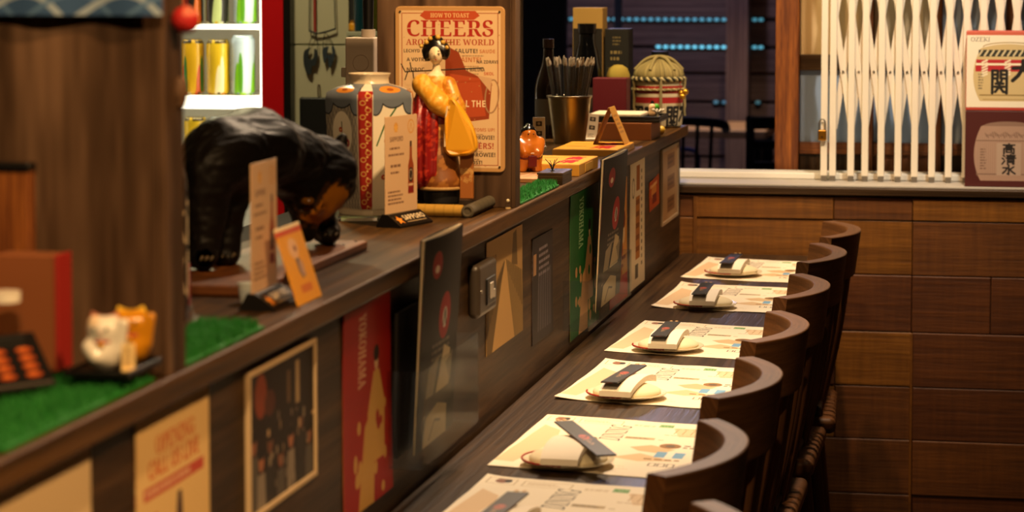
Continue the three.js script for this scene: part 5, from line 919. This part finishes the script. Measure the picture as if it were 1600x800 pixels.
{ // bottles and boxes at the far end
  const bottle = (label, px, z, r, h, neck, m, capm) => { const x = onZ(px, 120, z).x, t = thing('dark_bottle', label, 'bottle', [x, LY, z]); part('glass', lathe([[0, 0], [r * 0.94, 0], [r, 0.004], [r, h * 0.5], [r * 0.9, h * 0.58], [neck * 1.3, h * 0.74], [neck, h * 0.82], [neck, h * 0.95], [0, h * 0.95]], 32), m, t); part('cap', mv(cyl(neck * 1.12, neck * 1.12, h * 0.09, 20), 0, h * 0.955, 0), capm, t); part('label', mv(new THREE.CylinderGeometry(r + 0.0005, r + 0.0005, h * 0.26, 32, 1, true), 0, h * 0.27, 0), S(0x3a2f22, 0.6), t); };
  bottle('slim dark brown bottle behind the steel pail', 857, -5.5, 0.03, 0.222, 0.0115, S(0x120a07, 0.12), S(0x1c0f0a, 0.3));
  bottle('broad black bottle in front of the cream box', 917, -5.84, 0.037, 0.25, 0.02, S(0x07080a, 0.1), S(0x0b0b0d, 0.25));
  const bx = (name, label, px0, px1, py, z, d, m, pr) => { const a = onZ(px0, py, z), b = onZ(px1, py, z), w = b.x - a.x, h = a.y - LY, t = thing(name, label, 'box', [(a.x + b.x) / 2, LY, z - d / 2]); part('carton', mv(box(w, h, d, 0.0015), 0, h / 2, 0), m, t); part('printed_front', mv(new THREE.BoxGeometry(w - 0.003, h - 0.003, 0.0005), 0, h / 2, d / 2 + 0.0003), pr, t); };
  bx('cream_box', 'tall cream box behind the broad black bottle', 895, 942, 12, -5.955, 0.07, S(0xb08f4e, 0.6), print(128, 384, (g) => { fill(g, '#b8954f', 0, 0, 128, 384); fill(g, '#1c1814', 0, 66, 128, 318); scribble(g, '#8a7448', 20, 120, 88, 80, 4); }));
  bx('black_box', 'tall black box with dull gold lettering next to the cream box', 945, 983, 45, -5.955, 0.07, S(0x11110f, 0.5), print(128, 384, (g) => { fill(g, '#14140f', 0, 0, 128, 384); scribble(g, '#6b603c', 40, 26, 50, 40, 3); scribble(g, '#8a7a4a', 28, 80, 74, 50, 2, 0.6); fill(g, '#3b3520', 10, 150, 108, 5); scribble(g, '#57502f', 24, 180, 80, 90, 5); }));
  bx('maroon_box', 'plain maroon carton beside the straw barrel', 926, 979, 122, -5.715, 0.06, S(0x5c0a1a, 0.55), S(0x640c1e, 0.55));
  // cardboard box, tray and cloth
  const cb = thing('cardboard_box', 'low brown cardboard box under the black tray', 'box', [-0.802, LY, -5.535]); part('carton', mv(box(0.122, 0.036, 0.16, 0.001), 0, 0.018, 0), S(0x8a4f22, 0.75), cb); part('lid_flap', mv(box(0.123, 0.002, 0.08, 0.0005), 0, 0.037, 0.04), S(0x935728, 0.75), cb); part('lid_flap', mv(box(0.123, 0.002, 0.079, 0.0005), 0, 0.037, -0.04), S(0x8e5325, 0.75), cb);
  const tr = thing('serving_tray', 'shallow black tray on the cardboard box', 'tray', [-0.806, LY + 0.0382, -5.54]); part('tray', mv(box(0.165, 0.008, 0.15, 0.0035, 3), 0, 0.004, 0), M.black, tr); part('rim', join(mv(box(0.165, 0.006, 0.004, 0.001), 0, 0.011, 0.073), mv(box(0.165, 0.006, 0.004, 0.001), 0, 0.011, -0.073), mv(box(0.004, 0.006, 0.142, 0.001), -0.0805, 0.011, 0), mv(box(0.004, 0.006, 0.142, 0.001), 0.0805, 0.011, 0)), M.black, tr);
  const cl = part('folded_cloth', mv(box(0.115, 0.011, 0.125, 0.004, 3), 0, 0.0055, 0), S(0xcfc2a8, 0.9), null, [-0.825, LY + 0.0466, -5.54]); tag(cl, 'folded off white cloth on the black tray', 'cloth');
}
{ // straw barrel
  const C = [-0.79, LY, -5.95], t = thing('straw_barrel', 'small straw wrapped sake barrel with rope bands and red stripe', 'barrel', C, 0.3);
  const straw = print(512, 256, (g) => { fill(g, '#8a7b46', 0, 0, 512, 256); for (let i = 0; i < 260; i++) poly(g, ['#6f6236', '#a3945f', '#5c522c'][i % 3], [[rr(0, 512), 0], [rr(0, 512), 256]].map((p, k, A) => [A[0][0] + k * 4, p[1]]), 1.6); }, 0.85);
  part('barrel_body', lathe([[0, 0], [0.05, 0], [0.056, 0.006], [0.0605, 0.05], [0.0605, 0.09], [0.057, 0.122]], 48), print(512, 256, (g) => {
    fill(g, '#c9bc9a', 0, 0, 512, 256); for (let i = 0; i < 128; i++) poly(g, i % 2 ? '#b9aa84' : '#d6cbae', [[i * 4, 0], [i * 4, 256]], 1.5); fill(g, '#a31b1b', 0, 34, 512, 26); fill(g, '#d8cdb2', 0, 62, 512, 8); fill(g, '#a31b1b', 0, 72, 512, 18);
    for (let k = 0; k < 4; k++) { kanji(g, 'dai', k * 128 + 66, 84, 56, 60, '#131010', 12); kanji(g, 'seki', k * 128 + 8, 96, 56, 84, '#131010', 8); }
  }, 0.8), t);
  part('straw_cap', lathe([[0.0595, 0.121], [0.061, 0.126], [0.058, 0.138], [0.045, 0.15], [0.02, 0.162], [0, 0.165]], 48), straw, t);
  const ropeM = (c) => S(c, 0.85);
  const twist = (R, y, r, tw, name, m) => { for (const ph of [0, Math.PI]) { const pts = []; for (let i = 0; i < 96; i++) { const a = i / 96 * Math.PI * 2, q = a * tw + ph; pts.push([(R + r * Math.cos(q)) * Math.cos(a), y + r * Math.sin(q), (R + r * Math.cos(q)) * Math.sin(a)]); } part(name, tube(pts, r * 0.95, 220, 6, true), ph ? m[1] : m[0], t); } };
  twist(0.0605, 0.116, 0.0035, 22, 'rope_band', [ropeM(0x2b2a1e), ropeM(0xb3a676)]); twist(0.0625, 0.092, 0.002, 24, 'rope_band', [ropeM(0xb3a676), ropeM(0x8a7c4e)]);
  for (let k = 0; k < 5; k++) { const a = 0.4 + k * 1.257, pts = []; for (let i = 0; i <= 8; i++) { const f = i / 8, y = 0.118 - 0.09 * f; pts.push([(0.0635 + 0.001 * Math.sin(f * 20)) * Math.cos(a), y, (0.0635) * Math.sin(a)]); } part('rope_hanger', tube(pts, 0.0036, 16, 6), ropeM(0x8f8258), t); }
  for (let k = 0; k < 3; k++) { const a = k * 1.05; part('cap_rope', tube([[0.058 * Math.cos(a), 0.138, 0.058 * Math.sin(a)], [0.03 * Math.cos(a), 0.163, 0.03 * Math.sin(a)], [0, 0.1695, 0], [-0.03 * Math.cos(a), 0.163, -0.03 * Math.sin(a)], [-0.058 * Math.cos(a), 0.138, -0.058 * Math.sin(a)]], 0.0042, 30, 8), ropeM(0x8a7d4c), t); }
  const s = thing('straw_barrel', 'smaller straw barrel peeping out behind the maroon carton', 'barrel', [onZ(966, 110, -5.86).x, LY, -5.86]); part('barrel_body', lathe([[0, 0], [0.024, 0], [0.027, 0.004], [0.028, 0.06], [0.0275, 0.118]], 32), straw, s); part('straw_cap', lathe([[0.0277, 0.118], [0.028, 0.128], [0.022, 0.144], [0.01, 0.152], [0, 0.153]], 32), S(0x9c8a34, 0.85), s);
  const j = thing('clear_bottle', 'tall clear bottle with black cap on the sill behind the barrel', 'bottle', [onZ(1031, 100, -6.135).x, 0.922, -6.135]); part('glass', lathe([[0, 0], [0.034, 0], [0.036, 0.004], [0.036, 0.27], [0.03, 0.285], [0.02, 0.292], [0.02, 0.3], [0.0185, 0.3], [0.0185, 0.291], [0.034, 0.27], [0.034, 0.006], [0, 0.004]], 32), M.glass, j); part('cap', mv(cyl(0.0215, 0.0215, 0.018, 24), 0, 0.309, 0), M.black, j);
  const bl = thing('brass_bells', 'pair of small brass bells hung on the straw barrel', 'bells', [-0.731, LY + 0.083, -5.914]); for (const [a, b, c] of [[0, 0, 0], [0.011, 0.004, 0.008], [0.004, -0.007, 0.01]]) part('bell', new THREE.SphereGeometry(0.0075, 16, 10), M.gold, bl, [a, b, c]); part('cord', tube([[0, 0, 0], [-0.003, 0.02, -0.002], [-0.003, 0.03, -0.004]], 0.001, 8, 5), S(0x8a2018, 0.7), bl);
  const f = thing('green_hat_figurine', 'tiny pale figurine with a green hat on the tray', 'figurine', [-0.756, LY + 0.0466, -5.585], 0.4); part('body', blob((x, y, z) => Math.max(union(0.005, ell(x, y, z, [0, 0.007, 0], [0.009, 0.009, 0.008]), ell(x, y, z, [0, 0.02, 0], [0.0085, 0.0085, 0.008])), -y), [-0.012, -0.003, -0.012], [0.012, 0.032, 0.012], 0.0012), S(0xd8b48a, 0.4), f); part('hat', blob((x, y, z) => ell(x, y, z, [0.009, 0.02, 0.0], [0.0075, 0.0085, 0.008]), [-0.002, 0.008, -0.01], [0.02, 0.032, 0.01], 0.0012), S(0x3f9a1c, 0.4), f);
  const d = thing('white_flower_ornament', 'small white starry flower ornament on the tray corner', 'ornament', [-0.7375, LY + 0.0466, -5.55], 0.2); for (let i = 0; i < 9; i++) { const a = i * 0.7, g = new THREE.SphereGeometry(0.0042, 8, 6); g.scale(0.6, 2.2, 0.4); g.translate(0, 0.009, 0); g.rotateZ(1.0); g.rotateY(a); part('petal', g, S(0xddd3c2, 0.6), d, [0, 0.009, 0]); } part('stem', mv(cyl(0.003, 0.004, 0.008, 10), 0, 0.004, 0), S(0xb9ac94, 0.6), d);
  const y = thing('yellow_ball_ornament', 'small yellow ball ornament on the ledge before the barrel', 'ornament', [-0.747, LY, -5.672]); part('ball', mv(new THREE.SphereGeometry(0.0095, 18, 12), 0, 0.0105, 0), S(0xc9a63a, 0.4), y); part('foot', mv(cyl(0.004, 0.005, 0.003, 12), 0, 0.0015, 0), S(0x8a6a24, 0.5), y);
}

/* ---------- behind the bar ---------- */
{
  const zf = -6.28, X = (px, z = zf) => onZ(px, 100, z).x, t = thing('drinks_fridge', 'red framed lit drinks fridge with shelves of cans', 'fridge', [0, 0, 0]);
  const x0 = -2.42, xr0 = X(412), xr1 = X(446), xe = X(457), red = S(0xc00a14, 0.35), inner = S(0xe8e6d8, 0.5);
  part('cabinet', join(span(x0, xe, 0, 0.35, -6.73, zf, 0), span(x0, xe, 1.92, 2.05, -6.73, zf, 0), span(x0, xe, 0.35, 1.92, -6.73, -6.71, 0), span(x0, x0 + 0.03, 0.35, 1.92, -6.71, zf, 0), span(xr1 - 0.01, xe, 0.35, 1.92, -6.71, zf, 0)), M.black, t);
  part('liner', join(span(x0 + 0.03, xr1 - 0.01, 0.35, 1.92, -6.709, -6.7, 0), span(xr1 - 0.02, xr1 - 0.0105, 0.35, 1.92, -6.7, zf - 0.01, 0)), inner, t);
  part('red_frame', span(xr0, xr1, 0.3, 2.0, zf + 0.0005, zf + 0.02, 0.002), red, t); part('red_frame', span(x0, x0 + 0.06, 0.3, 2.0, zf + 0.0005, zf + 0.02, 0.002), red, t); part('red_frame', span(x0 + 0.06, xr0, 1.88, 2.0, zf + 0.0005, zf + 0.02, 0.002), red, t);
  part('black_edge', span(xr1, xe, 0.3, 2.0, zf + 0.0005, zf + 0.018, 0.002), M.black, t);
  const lit = S(0xffffff, 0.4, { emissive: 0xfff6dc, emissiveIntensity: 2.2 });
  const ys = [0.905, 1.112, 1.3, 1.5, 1.7];
  ys.forEach((y) => { part('shelf', span(x0 + 0.03, xr1 - 0.021, y - 0.012, y - 0.002, -6.69, zf - 0.04, 0), inner, t); part('light_bar', span(x0 + 0.032, xr0 - 0.006, y - (y === 1.112 ? 0.036 : 0.014), y - 0.001, zf - 0.038, zf - 0.03, 0.001), lit, t); });
  part('light_tube', mv(cyl(0.008, 0.008, 1.5, 12), xr0 - 0.006, 1.13, zf - 0.015), lit, t);
  const mkLight = (w, h, I, p, ry, rx = 0) => { const l = new THREE.RectAreaLight(0xfff2d0, I, w, h); l.position.set(...p); l.rotation.set(rx, ry, 0, 'YXZ'); t.add(l); };
  mkLight(0.02, 1.45, 17, [xr0 - 0.016, 1.13, zf - 0.016], Math.PI / 2 - 0.35);
  mkLight(0.02, 1.45, 11, [x0 + 0.05, 1.13, zf - 0.016], -Math.PI / 2 + 0.35);
  for (const y of [1.112, 1.3, 1.5]) mkLight(0.4, 0.012, 7, [(x0 + xr0) / 2 + 0.06, y - 0.02, zf - 0.05], 0, -0.5);
  const canP = (bg, fg, dots, logo) => print(512, 256, (g) => { fill(g, bg, 0, 0, 512, 256); for (let k = 0; k < 4; k++) { const x = k * 128; fill(g, fg, x + 14, 30, 100, 92); scribble(g, logo, x + 22, 40, 84, 30, 1, 0.5); scribble(g, logo, x + 22, 78, 84, 34, 1, 0.5); disc(g, dots[0], x + 44, 176, 34, 34); disc(g, dots[1 % dots.length], x + 86, 196, 28, 30); disc(g, dots[2 % dots.length], x + 66, 150, 16, 14); disc(g, fg, x + 44, 176, 12, 12); } fill(g, fg, 0, 240, 512, 8); }, 0.35);
  const kinds = [canP('#d8a91c', '#2b2118', ['#c9541c', '#e8d9b0', '#2f7a2c'], '#e9c65a'), canP('#d9b423', '#4a3a14', ['#e9dcb0', '#c98a1c'], '#f0e2a8'), canP('#a8bac4', '#8fa3ad', ['#6fae1c', '#9cc93a', '#4f8a1c'], '#dfe8ea'), canP('#1d1a16', '#d8a91c', ['#d86a1c', '#e9c65a'], '#e9d9a0'), canP('#2b2a24', '#d9b423', ['#b9c98a', '#dfe3cc'], '#e9d9a0')];
  const nm = ['orange and yellow', 'bright yellow', 'silver blue', 'black and orange', 'black and pale green'];
  const can = (k, x, y, h, row) => { const t2 = thing('drink_can', `${nm[k]} drink can on the ${row} fridge shelf`, 'can', [x, y, -6.375], 0.4 + k, 'drink cans in the fridge'), r = 0.0315; part('can_body', lathe([[0, 0.003], [0.022, 0.001], [0.0235, 0], [r, 0.009], [r, h - 0.012], [0.026, h - 0.002], [0.0265, h], [0.025, h - 0.002], [0, h - 0.003]], 28), kinds[k], t2); part('can_lid', mv(cyl(0.0255, 0.0255, 0.002, 24), 0, h - 0.0015, 0), M.steel, t2); };
  const zc = -6.375, cx = (px) => onZ(px, 110, zc).x;
  [[0, 301], [1, 341], [2, 380]].forEach(([k, px]) => can(k, cx(px), 1.1105, 0.147 + (k === 2 ? 0.012 : 0), 'middle'));
  [[0, 262], [3, 300], [4, 340], [2, 384]].forEach(([k, px]) => can(k, cx(px), 1.2985, 0.147, 'upper'));
  [[1, 305], [2, 345], [0, 385]].forEach(([k, px]) => can(k, cx(px), 0.9035, 0.147, 'lower'));
}
{ // tiled strip of the kitchen wall with hanging things
  const zt = -6.298, X = (px) => onZ(px, 80, zt).x, k = scene.getObjectByName('wall_kitchen');
  const yj = onZ(500, 70, zt).y, tileM = S(0xb6ae94, 0.3), xs = [X(457) + 0.002, X(545)];
  for (const [a, b] of [[yj - 0.32, yj - 0.002], [yj + 0.002, yj + 0.32], [yj - 0.642, yj - 0.324]]) part('wall_tile', span(xs[0], xs[1], a, b, -6.3095, zt, 0.0015), tileM, k);
  part('dark_gap', span(xs[1] + 0.001, xs[1] + 0.012, 0, 2.5, -6.3095, -6.305, 0), M.dark, k);
  const h = thing('hanging_ornament', 'wire hanger with two dark cut out pieces on the tiled wall', 'ornament', [0, 0, zt + 0.012]), Q = (px, py, dz = 0) => { const p = onZ(px, py, zt + 0.012); return [p.x, p.y, dz]; };
  const wire = S(0x1d1b1a, 0.5);
  part('cord', tube([Q(484, -60), Q(483, 48)], 0.0014, 4, 6), wire, h); part('cord', tube([Q(521, -60), Q(524, 46)], 0.0014, 4, 6), wire, h); part('bar', tube([Q(483, 48), Q(495, 52), Q(508, 50), Q(524, 45)], 0.0028, 16, 6), wire, h);
  part('red_ribbon', mv(box(0.007, 0.2, 0.001, 0.0003), ...Q(491, -10, -0.003)), S(0x8a2418, 0.7), h);
  const cut = (pts) => { const s = new THREE.Shape(); const o = pts.map(([x, y]) => Q(x, y)); s.moveTo(o[0][0], o[0][1]); s.splineThru(o.slice(1).map((p) => new THREE.Vector2(p[0], p[1]))); s.lineTo(o[0][0], o[0][1]); return new THREE.ExtrudeGeometry(s, { depth: 0.004, bevelEnabled: false, curveSegments: 20 }); };
  part('cut_piece', cut([[486, 74], [476, 80], [475, 98], [479, 112], [486, 116], [488, 103], [493, 102], [497, 84], [492, 76], [490, 90], [483, 92], [483, 80]]), S(0x20262a, 0.5), h);
  part('cut_piece', cut([[514, 72], [505, 76], [505, 90], [508, 99], [512, 90], [515, 106], [520, 98], [524, 80], [519, 72], [519, 84], [511, 86]]), S(0x26303a, 0.5), h);
  part('hook_wire', tube([Q(492, 51), Q(484, 66), Q(482, 78)], 0.001, 8, 5), wire, h); part('hook_wire', tube([Q(492, 51), Q(496, 66), Q(496, 80)], 0.001, 8, 5), wire, h); part('hook_wire', tube([Q(508, 50), Q(505, 68), Q(505, 78)], 0.001, 8, 5), wire, h); part('hook_wire', tube([Q(508, 50), Q(518, 64), Q(522, 76)], 0.001, 8, 5), wire, h);
  const p0 = Q(500, 152), p = thing('hanging_board', 'black rounded board hanging from a hook on the tiled wall', 'board', [p0[0], p0[1] - 0.16, zt + 0.012]);
  part('board', mv(box(0.11, 0.16, 0.012, 0.03, 4), 0, 0.08, 0).scale(1, 1, 1), S(0x0e0d0e, 0.45), p); part('hook', tube([[-0.004, 0.19, -0.011], [-0.004, 0.192, 0.002], [-0.004, 0.17, 0.004], [-0.004, 0.16, 0.0]], 0.002, 14, 6), S(0x5a4630, 0.4), p);
  // wall shelf with jar and bottle
  const zs = -6.258, xs0 = onZ(548, 50, zs).x, ysf = onZ(560, 49, zs).y, sh = thing('wall_shelf', 'narrow wall shelf behind the drinks tower', 'shelf', [xs0 + 0.09, ysf - 0.012, zs]); part('board', mv(box(0.18, 0.012, 0.09, 0.002), 0, 0.006, 0), S(0x9b9a86, 0.5), sh); part('bracket', mv(box(0.012, 0.06, 0.07, 0.002), 0.05, -0.0305, -0.008), S(0x9b9a86, 0.5), sh);
  const j = thing('orange_jar', 'small orange jar on the narrow wall shelf', 'jar', [onZ(553, 45, zs).x, ysf, zs]); part('jar', lathe([[0, 0], [0.012, 0], [0.014, 0.004], [0.014, 0.018], [0.01, 0.022], [0, 0.022]], 20), S(0xc98a1c, 0.3), j); part('lid', mv(cyl(0.0105, 0.0105, 0.006, 18), 0, 0.0252, 0), S(0x8a5a1c, 0.4), j);
  const b = thing('teal_bottle', 'dark teal bottle on the narrow wall shelf', 'bottle', [onZ(566, 45, zs).x, ysf, zs]); part('glass', lathe([[0, 0], [0.02, 0], [0.022, 0.004], [0.022, 0.12], [0.009, 0.16], [0.008, 0.2], [0, 0.2]], 24), S(0x0f2f38, 0.12), b); part('cap', mv(cyl(0.0095, 0.0095, 0.02, 18), 0, 0.205, 0), M.black, b);
  // white drinks tower on the worktop
  const zt2 = -4.3, a = onZ(545, 58, zt2), c = onZ(590, 58, zt2), w = c.x - a.x, tw = thing('drinks_tower', 'white square drinks tower with black handle behind the vase', 'dispenser', [(a.x + c.x) / 2, 0.9, zt2]);
  part('column', mv(box(w, a.y - 0.9, w, 0.003), 0, (a.y - 0.9) / 2, 0), S(0xc3b09c, 0.45), tw);
  part('emblem_ring', mv(new THREE.TorusGeometry(w * 0.27, 0.0006, 6, 36), 0.002, a.y - 0.9 - 0.045, w / 2 + 0.0002), S(0xa8927c, 0.45), tw);
  part('collar', mv(cyl(w * 0.24, w * 0.24, 0.014, 24), w * 0.18, a.y - 0.9 + 0.0071, 0), S(0xa8998a, 0.4), tw); part('handle', mv(cyl(0.011, 0.009, 0.11, 20), w * 0.18, a.y - 0.9 + 0.069, 0), M.black, tw);
  part('side_block', mv(box(0.012, 0.018, 0.02, 0.002), -w / 2 - 0.0061, a.y - 0.9 - 0.062, 0), S(0xa89a88, 0.5), tw);
}

/* ---------- lamps ---------- */
SPOTS.forEach(([x, z, tx, ty, tz, I, cone, col, where]) => {
  const t = thing('ceiling_spotlight', 'black ceiling spotlight ' + where, 'lamp', [x, 2.6, z]);
  part('mount', mv(cyl(0.035, 0.035, 0.02, 20), 0, -0.01, 0), M.black, t); part('stem', mv(cyl(0.008, 0.008, 0.06, 10), 0, -0.05, 0), M.black, t);
  const h = new THREE.Group(); h.name = 'head'; h.position.set(0, -0.12, 0); t.add(h); t.updateMatrixWorld(true);
  const d = new THREE.Vector3(tx - x, ty - 2.48, tz - z).normalize(); h.quaternion.setFromUnitVectors(new THREE.Vector3(0, -1, 0), d);
  const shade = lathe([[0.012, 0.05], [0.035, 0.045], [0.045, -0.05], [0.043, -0.05], [0.033, 0.04], [0.012, 0.045]], 28); part('shade', shade, M.black, h);
  part('lens', mv(cyl(0.036, 0.036, 0.006, 24), 0, -0.012, 0), S(0xffe0b0, 0.5, { emissive: col, emissiveIntensity: 3 }), h);
  const l = new THREE.SpotLight(col, I, 0, cone, 0.6, 2); l.position.set(x, 2.48, z).addScaledVector(d, 0.02); l.shadow.radius = 1.6; l.castShadow = true;
  l.target.position.set(tx, ty, tz); scene.add(l); scene.add(l.target);
});

{
  const t = thing('added_kitchen_lamp', 'added unseen round lamp brightening the kitchen wall', 'lamp', [-1.85, 2.6, -5.35]);  // no fixture seen here; added to brighten the tiled strip
  part('mount', mv(cyl(0.08, 0.08, 0.02, 24), 0, -0.01, 0), M.white, t);
  part('lamp_shade', mv(new THREE.SphereGeometry(0.11, 24, 16), 0, -0.12, 0), S(0xfff0c8, 0.5, { emissive: rgbLin(1, 0.88, 0.55), emissiveIntensity: 2 }), t);
  const l = new THREE.PointLight(rgbLin(1, 0.86, 0.48), 4.5); l.position.set(0, -0.12, 0); l.shadow.radius = 5; t.add(l);
}
scene.traverse((o) => { if (o.isMesh) { o.castShadow = true; o.receiveShadow = true; } if (o.isLight && o.shadow) o.castShadow = true; });
renderer.render(scene, camera);
